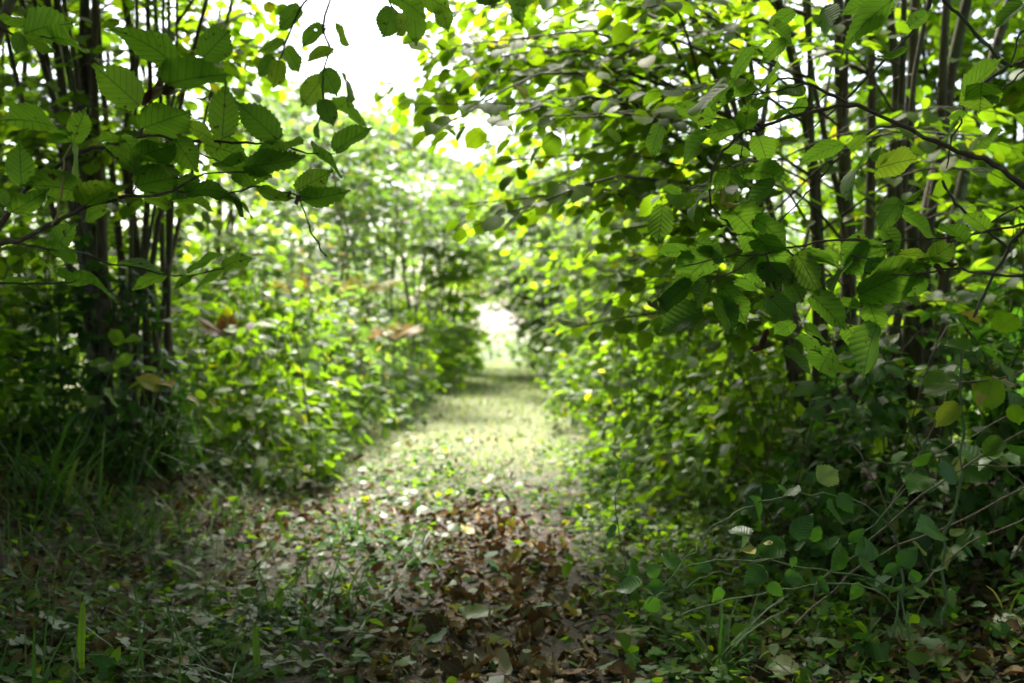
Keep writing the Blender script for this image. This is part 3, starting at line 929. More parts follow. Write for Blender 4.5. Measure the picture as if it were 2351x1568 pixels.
def near_leaf(owner, b, tp, Y, rg, kind='hero', mat='hero', face=None, dz=None, var=None, label=None, scale=1.0, name="leaf"):
    """a leaf from its stalk b to its tip tp (picture px), at depth Y"""
    dY = rg.normal(0, .045) if dz is None else dz
    p0, p1 = P(b[0], b[1], Y), P(tp[0], tp[1], Y + dY)
    ax = p1 - p0
    L = np.linalg.norm(ax) * scale
    if face is None:
        view = norm(np.array([0, 0, CZ]) - p0)
        sd_ = norm(np.cross(ax, view))
        hn = abs(ax[0]) / np.linalg.norm(ax)
        up_ = 1 if p0[2] < CZ else -1
        face = view * .6 * up_ + UP * (.25 + .85 * hn) * rg.uniform(.5, 1.3) + sd_ * rg.normal(0, .22)
    Rm = frames(ax[None], np.asarray(face)[None])[0]
    i_ = rg.integers(len(TM[kind])) if var is None else var
    o = bpy.data.objects.new(name, shared_leaf(kind, int(i_), mat))
    o.parent = owner
    mw = Matrix.Identity(4)
    wd = rg.uniform(.92, 1.1)
    for r_ in range(3):
        for c_ in range(3):
            mw[r_][c_] = Rm[r_, c_] * L / 1.05 * (wd if c_ == 0 else 1)
        mw[r_][3] = p0[r_] - owner.location[r_]
    o.matrix_basis = mw
    COL.objects.link(o)
    if label: o["label"] = label
    return o

rg = np.random.default_rng(5)
spL = thing("hazel_branch", "backlit hazel branch of large serrated leaves reaching in before the dark coppice", "branch", (-1.75, 1.62, float(gz(-1.75, 1.62)) - .03))
YL = lambda px, py: 1.95 + .00010 * (px - 400)
tb = Tubes(); tb.add(resample([(-1.75, 1.62, float(gz(-1.75, 1.62)) - .05), (-1.6, 1.63, .7), (-1.35, 1.66, 1.02), P(-240, 620, 1.86), P(-90, 585, 1.9)], 16), np.linspace(.02, .007, 16), 7)
link("stem", tb.mesh("stem", M['bark'], spL.location), spL)
tb = Tubes(); tb.add(resample([(-1.6, 1.63, .7), (-1.45, 1.66, 1.05), P(-160, 380, 1.9), P(-60, 90, 1.92), P(0, 67, 1.92)], 14), np.linspace(.012, .004, 14), 6)
link("stem", tb.mesh("stem", M['bark'], spL.location), spL)
near_branch(spL, c1, [
    ([(-200, 1300), (0, 1250), (140, 1210), (260, 1150), (420, 1065), (600, 1015), (720, 1000), (860, 985), (900, 970), (1000, 905), (1060, 890), (1280, 878)], .0058, .0015, 0),
    ([(900, 975), (980, 990), (1130, 990), (1280, 962), (1420, 970), (1520, 1000), (1590, 1010)], .0024, .0013, 0),
    ([(-200, 1300), (0, 1140), (60, 1050), (140, 960), (300, 840), (420, 770), (560, 740), (720, 690), (890, 705), (1080, 722), (1280, 728), (1440, 738), (1560, 780), (1710, 785)], .0062, .0014, .02),
    ([(890, 705), (960, 750), (1060, 800), (1130, 830)], .0020, .0012, .02),
    ([(540, 750), (620, 780), (700, 800), (770, 815)], .0020, .0012, .02),
    ([(715, 690), (735, 620), (730, 550), (770, 490), (840, 430), (900, 355), (1000, 325), (1040, 290)], .0030, .0014, .02),
    ([(660, 1000), (690, 960), (705, 900), (690, 860)], .0016, .0011, 0),
    ([(100, 1240), (250, 1270), (420, 1295), (560, 1340), (700, 1370), (830, 1400), (960, 1410), (1140, 1370)], .0030, .0013, 0),
    ([(-240, 1310), (-120, 1420), (0, 1440), (200, 1450), (330, 1440), (440, 1420)], .0030, .0013, 0),
    ([(0, 150), (100, 180), (180, 185), (290, 190)], .0030, .0013, .03)], YL)
near_branch(spL, c1, [([(1520, 1000), (1550, 1070), (1580, 1150), (1610, 1220), (1650, 1290), (1668, 1308)], .0012, .0018, 0)], YL, rname="hanging_stalk")
near_branch(spL, c1, [([(365, 735), (330, 820), (320, 900), (310, 1000), (290, 1100), (265, 1150)], .0022, .0024, -.03)], YL, 'stalk', "dry_stalk")
LL = [((880, 320), (615, 80)), ((1040, 290), (1178, 150)), ((860, 430), (1165, 335)), ((700, 530), (490, 330)), ((740, 650), (975, 560)), ((1135, 690), (1150, 440)), ((1410, 710), (1220, 515)),
      ((1425, 735), (1545, 720)), ((1715, 770), (1880, 635)), ((1600, 765), (1770, 875)), ((300, 660), (75, 545)), ((375, 720), (430, 565)), ((110, 940), (95, 740)), ((370, 740), (420, 900)),
      ((420, 990), (205, 900)), ((440, 1045), (605, 910)), ((60, 1080), (235, 990)), ((705, 880), (590, 720)), ((700, 800), (900, 730)), ((1050, 740), (1270, 790)), ((1255, 850), (1545, 825)),
      ((1195, 880), (1385, 890)), ((955, 980), (1160, 925)), ((700, 950), (920, 885)), ((1520, 970), (1680, 880)), ((1545, 1020), (1760, 1000)), ((740, 1005), (890, 1045)), ((920, 1005), (1100, 1060)),
      ((540, 1055), (405, 1110)), ((290, 1275), (330, 1155)), ((330, 1425), (612, 1395)), ((965, 1395), (1115, 1265)), ((1140, 1365), (1255, 1290)), ((1145, 1375), (980, 1465)), ((970, 1410), (890, 1465)),
      ((835, 1410), (688, 1440)), ((130, 1430), (65, 1400)), ((265, 190), (468, 205)), ((130, 170), (310, 95)), ((110, 170), (80, 275)), ((150, 130), (-10, 80)), ((130, 190), (288, 255)),
      ((350, 710), (235, 700)), ((520, 720), (640, 680)), ((900, 720), (1000, 860)), ((1080, 710), (960, 630)), ((1320, 975), (1480, 1025)), ((900, 780), (690, 800)), ((620, 700), (740, 830)), ((600, 1020), (470, 930)),
      ((850, 990), (960, 1040)), ((1130, 990), (1290, 1060)), ((1000, 905), (880, 1010)), ((40, 1050), (-30, 960)), ((1440, 738), (1290, 790)), ((770, 815), (900, 870)), ((250, 1270), (400, 1285)), ((1130, 830), (1270, 880))]
for k, (b_, t_) in enumerate(LL):
    q0, q1 = c1(*b_), c1(*t_)
    near_leaf(spL, q0, q1, YL(*q0) + rg.normal(0, .025), rg)
for b_, t_ in [((610, 1350), (835, 1365)), ((1140, 972), (1315, 1048)), ((225, 1345), (325, 1420)), ((200, 870), (310, 840))]:     # leaves that turn their upper face to the sky
    q0, q1 = c1(*b_), c1(*t_)
    near_leaf(spL, q0, q1, YL(*q0), rg, face=UP + np.array([.1, -.25, 0]), dz=.02)
for b_, t_ in [((835, 440), (810, 540)), ((850, 450), (890, 545)), ((1480, 975), (1465, 1015)), ((1520, 995), (1500, 1048))]:
    q0, q1 = c1(*b_), c1(*t_)
    near_leaf(spL, q0, q1, YL(*q0) - .02, rg, 'curl', 'dead', name="withered_leaf", label="withered dark brown curled leaf")

spR = thing("hazel_branch", "hazel branch hooking down in front of the brown stem sheaf", "branch", (2.05, 2.05, float(gz(2.05, 2.05)) - .03))
YR = lambda px, py: 2.2 - .00012 * (px - 1900)
tb = Tubes(); tb.add(resample([(2.05, 2.05, float(gz(2.05, 2.05)) - .05), (1.85, 2.05, .6), P(2900, 640, 2.03), P(2620, 560, 2.03), P(2500, 500, 2.04)], 16), np.linspace(.028, .0075, 16), 7)
link("stem", tb.mesh("stem", M['bark'], spR.location), spR)
tb = Tubes(); tb.add(resample([P(2900, 640, 2.03), P(2850, 300, 2.05), P(2600, 90, 2.1), P(2351, 120, 2.2)], 12), np.linspace(.012, .004, 12), 6)
link("stem", tb.mesh("stem", M['bark'], spR.location), spR)
near_branch(spR, c3, [
    ([(2250, 1110), (2080, 1020), (1916, 945), (1780, 850), (1640, 790), (1480, 730), (1280, 635), (1060, 535), (910, 470), (800, 425), (740, 400), (680, 405), (630, 430)], .0075, .0018, 0),
    ([(1060, 535), (900, 555), (740, 595), (560, 655), (500, 670), (430, 720), (360, 800), (320, 900), (312, 1030), (370, 1100), (430, 1175)], .0048, .0024, 0),
    ([(1280, 640), (1150, 660), (1050, 740), (950, 830), (870, 920), (800, 1000), (740, 1060), (640, 1160), (560, 1230)], .0026, .0014, 0),
    ([(910, 480), (850, 530), (740, 560), (640, 580)], .0018, .0012, 0),
    ([(800, 428), (700, 450), (560, 480), (480, 500), (400, 520), (330, 525)], .0022, .0012, 0),
    ([(500, 670), (440, 620), (330, 605)], .0016, .0012, 0),
    ([(312, 940), (230, 960), (160, 990)], .0018, .0012, 0),
    ([(480, 680), (470, 760), (480, 860), (468, 965)], .0014, .0010, 0),
    ([(370, 790), (420, 850), (490, 880)], .0014, .0010, 0),
    ([(1480, -300), (1440, 0), (1380, 120), (1220, 290), (1020, 490), (900, 600), (760, 710)], .0060, .0016, .35),
    ([(1380, -120), (1510, 0), (1600, 90), (1700, 200), (1830, 335), (1916, 300), (2060, 210)], .0040, .0040, .1),
    ([(1840, 330), (1700, 430), (1620, 490), (1600, 600), (1540, 720), (1520, 860)], .0042, .0016, .1),
    ([(2000, 90), (1900, 170), (1850, 320)], .003, .002, .1),
    ([(2060, 330), (1916, 360), (1840, 430), (1780, 460)], .003, .0016, .05)], YR)
near_branch(spR, c3, [([(560, 640), (575, 625), (585, 650), (560, 665), (540, 650)], .006, .004, -.01)], YR, rname="gall")
RL = [((330, 605), (130, 520)), ((475, 640), (285, 700)), ((490, 660), (512, 542)), ((320, 550), (425, 405)), ((440, 395), (525, 228)), ((395, 490), (555, 435)), ((560, 470), (650, 325)),
      ((745, 580), (805, 495)), ((380, 770), (535, 780)), ((490, 880), (672, 850)), ((400, 870), (345, 962)), ((410, 875), (495, 960)), ((300, 970), (185, 1085)), ((160, 990), (75, 935)), ((300, 690), (145, 845)),
      ((980, 735), (778, 812)), ((1030, 760), (1105, 680)), ((1120, 800), (942, 955)), ((1165, 860), (1352, 795)), ((1160, 820), (1185, 755)), ((1400, 960), (1275, 1045)), ((600, 520), (480, 570)), ((640, 600), (740, 560)),
      ((1235, 10), (985, 175)), ((1160, 0), (980, 60)), ((740, 60), (605, 130)), ((640, 130), (770, 215)), ((700, 210), (570, 300)), ((880, 60), (965, 140)), ((1600, 600), (1485, 560)), ((1620, 490), (1770, 290)),
      ((1680, 740), (1800, 655)), ((1580, 620), (1520, 720)), ((1700, 430), (1690, 560)), ((330, 440), (250, 560)), ((1330, 130), (1420, 60)), ((560, 700), (610, 800)), ((1240, 300), (1180, 250)), ((1750, 460), (1740, 560)), ((540, 400), (470, 440)), ((70, 1050), (60, 1235))]
for b_, t_ in RL:
    q0, q1 = c3(*b_), c3(*t_)
    near_leaf(spR, q0, q1, YR(*q0) + rg.normal(0, .03), rg)
for b_, t_ in [((790, 480), (648, 455)), ((640, 930), (478, 1040)), ((1905, 20), (1760, 130)), ((60, 640), (0, 800))]:
    q0, q1 = c3(*b_), c3(*t_)
    near_leaf(spR, q0, q1, YR(*q0), rg, face=UP * .8 + np.array([-.2, -.8, 0]), dz=.03)
for b_, t_ in [((372, 965), (378, 1058)), ((380, 1050), (470, 1068))]:
    q0, q1 = c3(*b_), c3(*t_)
    near_leaf(spR, q0, q1, YR(*q0) - .02, rg, 'curl', 'yellow', label="yellow curled leaf")

spS = thing("hazel_branch", "low hazel branch hanging its leaves in the shade over the brambles", "branch", (2.35, 2.45, float(gz(2.35, 2.45)) - .03))
YS = lambda px, py: 2.18 - .00008 * (px - 1900)
tb = Tubes(); tb.add(resample([(2.35, 2.45, float(gz(2.35, 2.45)) - .05), (2.1, 2.3, .6), P(2900, 700, 2.1), P(2560, 640, 2.08), P(2440, 628, 2.07)], 16), np.linspace(.028, .0075, 16), 7)
link("stem", tb.mesh("stem", M['bark'], spS.location), spS)
near_branch(spS, c3, [
    ([(2115, 1395), (2000, 1300), (1916, 1060), (1750, 1140), (1600, 1230), (1440, 1320)], .0034, .0014, .02),
    ([(2115, 1395), (2020, 1180), (1916, 1150), (1700, 1190), (1500, 1215), (1290, 1225)], .0045, .0020, 0),
    ([(2115, 1395), (2000, 1420), (1916, 1415), (1700, 1390), (1540, 1370), (1380, 1400), (1220, 1400), (1100, 1390)], .0045, .0016, -.03),
    ([(1290, 1240), (1100, 1230), (920, 1230), (780, 1250), (700, 1270), (560, 1300), (400, 1310), (175, 1360)], .0032, .0014, 0),
    ([(560, 1300), (420, 1390), (270, 1440)], .0018, .0012, 0),
    ([(1500, 920), (1560, 1020), (1640, 1110), (1720, 1170), (1830, 1260)], .0030, .0030, .03),
    ([(1960, 1130), (1900, 1180), (1800, 1330), (1700, 1530), (1660, 1620)], .0040, .0030, .04),
    ([(1030, 1300), (1160, 1330), (1300, 1325), (1420, 1340)], .0020, .0012, -.03),
    ([(600, 1300), (640, 1450), (700, 1560), (780, 1640)], .0024, .0014, 0),
    ([(700, 1270), (860, 1400), (960, 1560), (1040, 1650)], .0022, .0014, 0)], YS)
SL = [((1280, 1025), (1168, 1165)), ((1180, 1150), (1305, 1275)), ((1105, 1210), (968, 1290)), ((1000, 1350), (1225, 1260)), ((1210, 1350), (935, 1512)), ((1080, 1500), (1425, 1330)), ((215, 1290), (72, 1258)),
      ((350, 1290), (155, 1425)), ((250, 1240), (420, 1290)), ((490, 1190), (560, 1290)), ((560, 1220), (680, 1300)), ((400, 1150), (280, 1215)), ((430, 1075), (545, 1180)), ((545, 1120), (735, 1220)), ((480, 1330), (585, 1470)),
      ((600, 1320), (700, 1480)), ((250, 1430), (25, 1560)), ((300, 1440), (200, 1568)), ((380, 1470), (520, 1600)), ((1300, 1090), (1480, 1190)), ((800, 1290), (965, 1330)), ((1040, 1330), (900, 1440)), ((1260, 1300), (1420, 1290)),
      ((1380, 1400), (1300, 1500)), ((1440, 1320), (1560, 1240)), ((1540, 1370), (1420, 1290)), ((760, 1300), (860, 1450)), ((700, 1400), (820, 1540)), ((1600, 1230), (1500, 1120)), ((1720, 1170), (1620, 1060))]
for b_, t_ in SL:
    q0, q1 = c3(*b_), c3(*t_)
    near_leaf(spS, q0, q1, YS(*q0) + rg.normal(0, .03), rg)
SL6 = [((380, 330), (535, 512)), ((860, 560), (1005, 640)), ((1310, 500), (1200, 785)), ((940, 330), (1140, 500)), ((1270, 380), (1330, 545)), ((690, 330), (830, 470)), ((600, 400), (680, 340)), ((780, 640), (960, 740)), ((1050, 640), (960, 780)), ((900, 520), (1060, 560)), ((1150, 520), (1250, 640)),
       ((1210, 390), (1070, 330)), ((830, 480), (720, 560)), ((1180, 660), (1060, 700)), ((500, 250), (640, 280)), ((690, 190), (760, 300)), ((760, 120), (900, 250)), ((900, 80), (1085, 120)), ((240, 260), (30, 390))]
for b_, t_ in SL6:
    q0, q1 = c6(*b_), c6(*t_)
    near_leaf(spS, q0, q1, YS(*q0) + rg.normal(0, .05), rg)
for b_, t_ in [((305, 420), (55, 505)), ((620, 90), (470, 190)), ((360, 250), (300, 330)), ((1420, 20), (1340, 75))]:
    q0, q1 = c6(*b_), c6(*t_)
    near_leaf(spS, q0, q1, YS(*q0), rg, face=np.array([-.35, -.75, .6]), dz=.03)
for b_, t_ in [((590, 640), (740, 630)), ((650, 620), (745, 520)), ((1640, 150), (1690, 220)), ((1690, 130), (1740, 180)), ((20, 390), (40, 455))]:
    q0, q1 = c6(*b_), c6(*t_)
    near_leaf(spS, q0, q1, YS(*q0) - .02, rg, 'curl', 'dead', name="withered_leaf", label="withered dark brown curled leaf")

# leaves that hang from the top edge of the view
spT = thing("hazel_branch", "hazel twig ends drooping into the bright sky gap above the path", "branch", (-1.75, 3.4, float(gz(-1.75, 3.4)) - .03))
tb = Tubes(); tb.add(resample([(-1.75, 3.4, float(gz(-1.75, 3.4)) - .05), (-1.9, 3.4, 1.4), (-1.5, 3.45, 2.6), (-.9, 3.5, 2.75), P(800, -200, 3.5)], 18), np.linspace(.026, .006, 18), 7)
link("stem", tb.mesh("stem", M['bark'], spT.location), spT)
YT = lambda px, py: 3.5
near_branch(spT, lambda x, y: (x, y), [([(800, -200), (770, -60), (742, 60), (758, 110), (742, 170), (742, 260)], .006, .003, 0), ([(770, -60), (690, 20), (652, 105), (640, 140), (625, 132)], .005, .0028, 0),
                                       ([(800, -200), (860, -60), (900, 20), (940, 40)], .004, .002, -.6), ([(860, -60), (960, -20), (1020, 10)], .003, .0015, -.6), ([(758, 110), (790, 175), (800, 250)], .003, .0018, 0), ([(742, 60), (772, 62)], .002, .0015, 0)], YT)
for b_, t_ in [((625, 130), (600, 170)), ((640, 140), (632, 190)), ((745, 160), (770, 210)), ((740, 180), (700, 230)), ((760, 110), (715, 130)), ((742, 230), (760, 280)), ((800, 250), (830, 285)), ((655, 110), (690, 150)), ((790, 180), (815, 215)),
               ((742, 260), (715, 300)), ((770, 60), (800, 95)), ((740, 60), (700, 90)), ((690, 20), (640, 55)), ((800, 230), (770, 255)), ((650, 100), (600, 110))]:
    near_leaf(spT, b_, t_, 3.5 + rg.normal(0, .1), rg, 'hero', 'hero', scale=1.2)
for b_, t_ in [((900, 20), (882, 85)), ((940, 40), (905, 80)), ((950, 30), (960, 95)), ((1010, 10), (1030, 70)), ((960, -20), (1035, 20)), ((900, -10), (980, 20)), ((870, -50), (910, -10)), ((1180, -40), (1190, 50)), ((1110, -60), (1140, 30)), ((1240, -40), (1180, 10))]:
    near_leaf(spT, b_, t_, 2.85 + rg.normal(0, .08), rg, 'hero', 'hero')


# ------------------------------------------------------------------ brambles and bushes on the banks
def bush(name, label, cat, c, rx, ry, h, n, kind, mat, size, seed, canes=9, K=0, cane_mat='twig', single="leaf", group=None, out=1.0, lowkind=None, side_shoots=.25):
    rg = np.random.default_rng(seed)
    z0 = float(gz(*c))
    org = np.array([c[0], c[1], z0 - .02])
    t = thing(name, label, cat, org, group)
    P_, A_, N_ = [], [], []
    for k in range(canes):
        a_ = rg.uniform(0, 2 * np.pi)
        e = np.array([c[0] + rx * 1.05 * math.cos(a_) * rg.uniform(.5, 1.1), c[1] + ry * 1.05 * math.sin(a_) * rg.uniform(.5, 1.1), 0])
        s_ = np.array([c[0] + rx * .35 * rg.normal(), c[1] + ry * .35 * rg.normal(), 0])
        s_[2] = gz(s_[0], s_[1]) - .02
        e[2] = gz(e[0], e[1]) + rg.uniform(.1, .5) * h
        md = (s_ * .45 + e * .55); md[2] = z0 + h * rg.uniform(.85, 1.2)
        line = resample(np.array([s_, md, e]), 12)
        tb = Tubes(); tb.add(line, np.linspace(.0042, .0018, 12), 4)
        link("cane", tb.mesh("cane", M[cane_mat] if rg.uniform() < .7 else M['dry'], org), t)
        m_ = max(4, int(.10 * n / canes))
        u = rg.uniform(.15, 1, m_) * 11
        i_ = np.minimum(u.astype(int), 10)
        pp = line[i_] + (line[i_ + 1] - line[i_]) * (u - i_)[:, None]
        d = norm(rg.normal(0, 1, (m_, 3)) * (1, 1, .4) + norm(line[i_ + 1] - line[i_]) * .4)
        P_.append(pp); A_.append(d); N_.append(norm(UP + rg.normal(0, .4, (m_, 3))))
    m_ = n
    th = rg.uniform(0, 2 * np.pi, m_)
    cphi = rg.uniform(0, 1, m_)
    rad = 1 - np.abs(rg.normal(0, .22, m_))
    lump = 1 + .22 * np.sin(th * 3 + seed) * np.cos(cphi * 5 + seed) + .15 * np.sin(th * 7 + cphi * 9 + seed)
    sp_ = np.sqrt(np.maximum(0, 1 - cphi ** 2))
    x = c[0] + rx * rad * lump * sp_ * np.cos(th)
    y = c[1] + ry * rad * lump * sp_ * np.sin(th)
    z = gz(x, y) * .6 + z0 * .4 + h * np.abs(rad) * lump * cphi + .02
    outw = norm(np.stack([sp_ * np.cos(th) / rx, sp_ * np.sin(th) / ry, cphi / h], 1))
    nr = norm(outw * .55 * out + UP * .75 + rg.normal(0, .38, (m_, 3)))
    ax = norm(outw * (1, 1, .2) + rg.normal(0, .55, (m_, 3)) - UP * .3)
    P_.append(np.stack([x, y, z], 1)); A_.append(ax); N_.append(nr)
    pos, ax, nr = np.concatenate(P_), np.concatenate(A_), np.concatenate(N_)
    kp = pos[:, 2] > gz(pos[:, 0], pos[:, 1]) + .01
    kp &= (np.sin(pos[:, 0] * 11 + seed) * np.sin(pos[:, 1] * 9 + pos[:, 2] * 5) * np.cos(pos[:, 2] * 13 - seed) + .25 * rg.normal(size=len(pos))) > -.2
    pos, ax, nr = pos[kp], ax[kp], nr[kp]
    leaves(t, kind, mat, pos, frames(ax, nr), size * np.clip(rg.lognormal(-.15, .33, len(pos)), .4, 1.7), K, part="foliage", single=single, lowkind='low' if kind == 'herb' else kind)
    return t

RB = [(2.35, 3.15, .75, .6, .75, 'bramble_hi', 'bramble', .12, 640, "dark bramble at the foot of the stem sheaf, over the large tan leaves", 90),
      (1.75, 3.9, .75, .6, .80, 'bramble_hi', 'bramble', .105, 1000, "bramble with bluish upper leaves below the low hazel branch", 110),
      (2.7, 4.3, .7, .8, 1.1, 'bramble', 'bramble', .11, 1100, "tall bramble standing before the stem sheaf at the picture's edge", 70),
      (1.35, 5.1, .72, .75, .78, 'herb', 'herb', .075, 2300, "yellow-green creeping herbs spilling down beside the litter", 120),
      (3.4, 6.2, 1.1, .9, 1.6, 'herb', 'herb', .10, 1800, "dark shrub behind the stem sheaf", 20),
      (2.6, 7.6, 1.0, .9, 1.5, 'herb', 'herb', .10, 1600, "shrub showing between the stem sheaf and the leaning hazel", 20),
      (5.0, 7.2, 1.2, 1.0, 1.9, 'herb', 'herb', .10, 1600, "tall shrub at the picture's edge behind the stem sheaf", 10),
      (1.95, 5.9, .8, .8, 1.0, 'bramble', 'herb', .11, 1300, "leafy bramble mound under the leaning hazel", 60),
      (1.15, 6.8, .72, .85, .85, 'herb', 'herb', .075, 2400, "bright leaf mound where the litter meets the grass", 90),
      (1.5, 8.4, .9, 1.0, 1.15, 'herb', 'herb', .08, 2600, "glowing green shrub mound below the leaning hazel", 60),
      (1.25, 10.4, .8, 1.0, 1.1, 'herb', 'herb', .085, 2000, "shrub mound beside the lit grass opposite the ferns", 30),
      (1.4, 12.8, .85, 1.2, 1.2, 'herb', 'far', .10, 1800, "pale bush just beyond the lit grass", 0),
      (1.45, 15.8, .85, 1.4, 1.3, 'herb', 'far', .11, 1600, "soft pale bush under the overhanging hazel", 0),
      (1.5, 20.0, .9, 1.8, 1.4, 'herb', 'far', .13, 1500, "blurred pale bush near the path's end, under the hazels", 0),
      (1.7, 26.0, 1.0, 2.2, 1.6, 'herb', 'far', .16, 1400, "last blurred bush before the bright field", 0),
      (1.3, 31.0, 1.0, 1.6, 2.8, 'herb', 'far', .18, 1500, "tall pale bush standing in the glow of the path's end", 0)]
for k, (x, y, rx, ry, h, kd, mt, sz, n_, lab, K_) in enumerate(RB):
    bush("bramble_bush" if kd.startswith('bramble') else "low_shrub", lab, "bush", (x, y), rx, ry, h, n_, kd, mt, sz, 200 + k, canes=14 if y < 5 else 9, K=K_, group=None)
LB = [(-2.75, 3.9, .6, .6, .5, 'herb', 'herb', .08, 800, "shaded herb clump at the picture's edge under the serrated branch", 40),
      (-2.15, 5.15, .5, .35, 1.0, 'ivy', 'ivy', .07, 1100, "dark ivy clothing the foot of the coppice stems", 40),
      (-2.75, 4.7, .6, .5, .8, 'herb', 'hazel', .095, 700, "maple-like seedling clump beside the dark coppice foot", 60),
      (-3.7, 6.6, 1.0, .8, 1.3, 'herb', 'herb', .09, 1800, "shaded shrub filling the space behind the coppice stems", 20),
      (-4.9, 7.4, 1.2, 1.0, 1.7, 'herb', 'herb', .10, 1800, "shrub beyond the coppice at the picture's edge", 20),
      (-3.2, 8.0, .9, .8, 1.5, 'herb', 'herb', .09, 1800, "yellow-green shrub between the coppice and the tall bright bush", 20),
      (-1.65, 6.4, .6, .65, .8, 'herb', 'herb', .085, 1500, "leafy bush between the coppice foot and the litter", 90),
      (-1.95, 7.6, .75, .8, 1.15, 'herb', 'herb', .085, 2200, "tall bright bush behind the coppice with red-brown dead fern", 80),
      (-1.85, 9.2, .75, .9, 1.15, 'herb', 'far', .085, 2000, "bright bush midway along the bank of the lit grass", 50),  # paler leaf material chosen so the bush looks more brightly lit
      (-1.80, 10.8, .75, .9, 1.25, 'bramble', 'far', .13, 1300, "pale bramble mound crowned with pinkish fern", 20),
      (-1.75, 12.4, .75, .9, 1.15, 'bramble', 'far', .13, 1200, "sunlit pale bramble sloping to the grass below the ferns", 0),
      (-2.9, 9.4, .9, .9, 1.15, 'herb', 'far', .10, 1500, "high pale shrub behind the bright bushes", 20),
      (-2.5, 12.2, .8, .8, 1.35, 'herb', 'orange', .11, 900, "orange-tinged shrub beside the upright hazel", 0),
      (-1.85, 15.2, .75, 1.2, 1.1, 'herb', 'hazel', .11, 1500, "dark bush at the foot of the upright hazel", 0),
      (-1.75, 18.4, .75, 1.4, 1.3, 'herb', 'hazel', .12, 1500, "dark rounded bush narrowing the far path", 0),
      (-1.75, 23.0, .8, 1.9, 1.5, 'herb', 'far', .14, 1400, "last bush on the fern side before the bright field", 0),
      (-1.7, 28.0, .95, 2.0, 2.8, 'herb', 'hazel', .17, 1600, "dim bush framing the glowing opening on the fern side", 0)]
for k, (x, y, rx, ry, h, kd, mt, sz, n_, lab, K_) in enumerate(LB):
    bush("bramble_bush" if kd.startswith('bramble') else "low_shrub", lab, "bush", (x, y), rx, ry, h, n_, kd, mt, sz, 300 + k, canes=9, K=K_)

# near bramble whose canes arch out over the litter
br = thing("bramble", "thorny bramble arching green canes with veined leaves over the litter", "bramble", (1.35, 2.75, float(gz(1.35, 2.75))))
YB = lambda px, py: 2.55 - .00005 * (px - 1700)
near_branch(br, c8, [
    ([(1830, 940), (1800, 720), (1750, 670), (1500, 590), (1250, 555), (1000, 530), (880, 545), (760, 580)], .0028, .0013, 0),
    ([(620, 735), (690, 660), (760, 580), (850, 480), (940, 370), (1060, 300), (1200, 250), (1400, 225), (1600, 270), (1750, 420), (1800, 700)], .0018, .0028, .03),
    ([(1800, 900), (1700, 680), (1450, 640), (1200, 670), (960, 730), (770, 790)], .0026, .0017, .06),
    ([(1250, 520), (1060, 560), (1000, 595), (900, 600), (840, 640), (780, 690)], .0018, .0014, -.02),
    ([(640, 0), (560, 70), (510, 150), (480, 270), (490, 420), (510, 520), (530, 640), (535, 720)], .0013, .0015, .1)], YB, 'green_stem', "cane")
near_branch(br, c8, [([(2065, -500), (2068, -100), (2060, 200), (1990, 420), (1980, 700), (1975, 830)], .0034, .0042, .1), ([(1745, 890), (1790, 650), (1780, 560)], .003, .002, 0),
                     ([(1900, -20), (1860, 90), (1700, 330), (1590, 420), (1540, 460)], .0022, .0016, 0)], YB, 'green_stem', "cane")
near_branch(br, c8, [([(1400, 640), (1700, 400), (1900, 220), (2351, -60)], .0028, .0024, .15), ([(1300, 830), (1600, 560), (1900, 420), (2400, 180)], .0028, .0024, .2), ([(1740, 300), (1860, 60), (2000, -220)], .002, .0018, .1),
                     ([(2300, 520), (2351, 440), (2500, 250)], .003, .003, .1), ([(1900, 640), (2100, 460), (2400, 320)], .0024, .002, .25), ([(1360, 930), (1420, 800)], .0015, .001, 0), ([(2120, 100), (2400, 105)], .002, .0018, .1),
                     ([(2150, 30), (2280, 120), (2351, 200), (2450, 300)], .0024, .002, .3), ([(1560, 0), (1680, 200), (1780, 470), (1790, 560)], .0022, .002, .25), ([(1640, 70), (1800, 90), (2000, 20), (2300, -140)], .002, .0018, .3)], YB, 'dry', "dead_cane")
BL = [((1095, 420), (990, 375)), ((1090, 425), (1015, 480)), ((770, 575), (690, 500)), ((1160, 570), (1075, 640)), ((1140, 335), (1150, 255)), ((1265, 240), (1225, 175)), ((1268, 240), (1310, 180)), ((1110, 530), (1085, 460)), ((1250, 460), (1120, 500)), ((1290, 430), (1380, 320)),
      ((1300, 490), (1350, 450)), ((1380, 450), (1415, 380)), ((1440, 480), (1510, 430)), ((1550, 450), (1615, 385)), ((1520, 475), (1490, 580)), ((1300, 520), (1285, 570)), ((600, 640), (480, 680)), ((680, 720), (600, 770)), ((620, 600), (690, 560)), ((540, 560), (610, 640)), ((1780, 560), (1860, 480)),
      ((1780, 560), (1700, 600)), ((1860, 640), (1840, 580)), ((1900, 500), (1850, 440)), ((1450, 300), (1540, 340)), ((1180, 640), (1240, 700)), ((1600, 560), (1680, 560)), ((1820, 260), (1760, 270)), ((1900, 150), (1830, 200)), ((1960, 130), (2080, 130)), ((1740, 70), (1810, 40)), ((1840, 100), (1920, 30)), ((960, 660), (940, 730)),
      ((480, 380), (430, 430)), ((490, 450), (440, 440)), ((480, 120), (430, 140)), ((520, 90), (460, 70)), ((700, 660), (620, 660)), ((1660, 470), (1560, 520)), ((1250, 600), (1340, 640)), ((900, 540), (870, 580)), ((1400, 620), (1450, 700)), ((1600, 640), (1560, 720)), ((2000, 560), (1940, 600)), ((2150, 440), (2200, 420)), ((2080, 480), (2110, 520)),
      ((1850, 640), (1830, 600)), ((2010, 420), (2080, 400)), ((1960, 400), (1890, 370)), ((1400, 170), (1480, 130)), ((1500, 230), (1560, 320))]
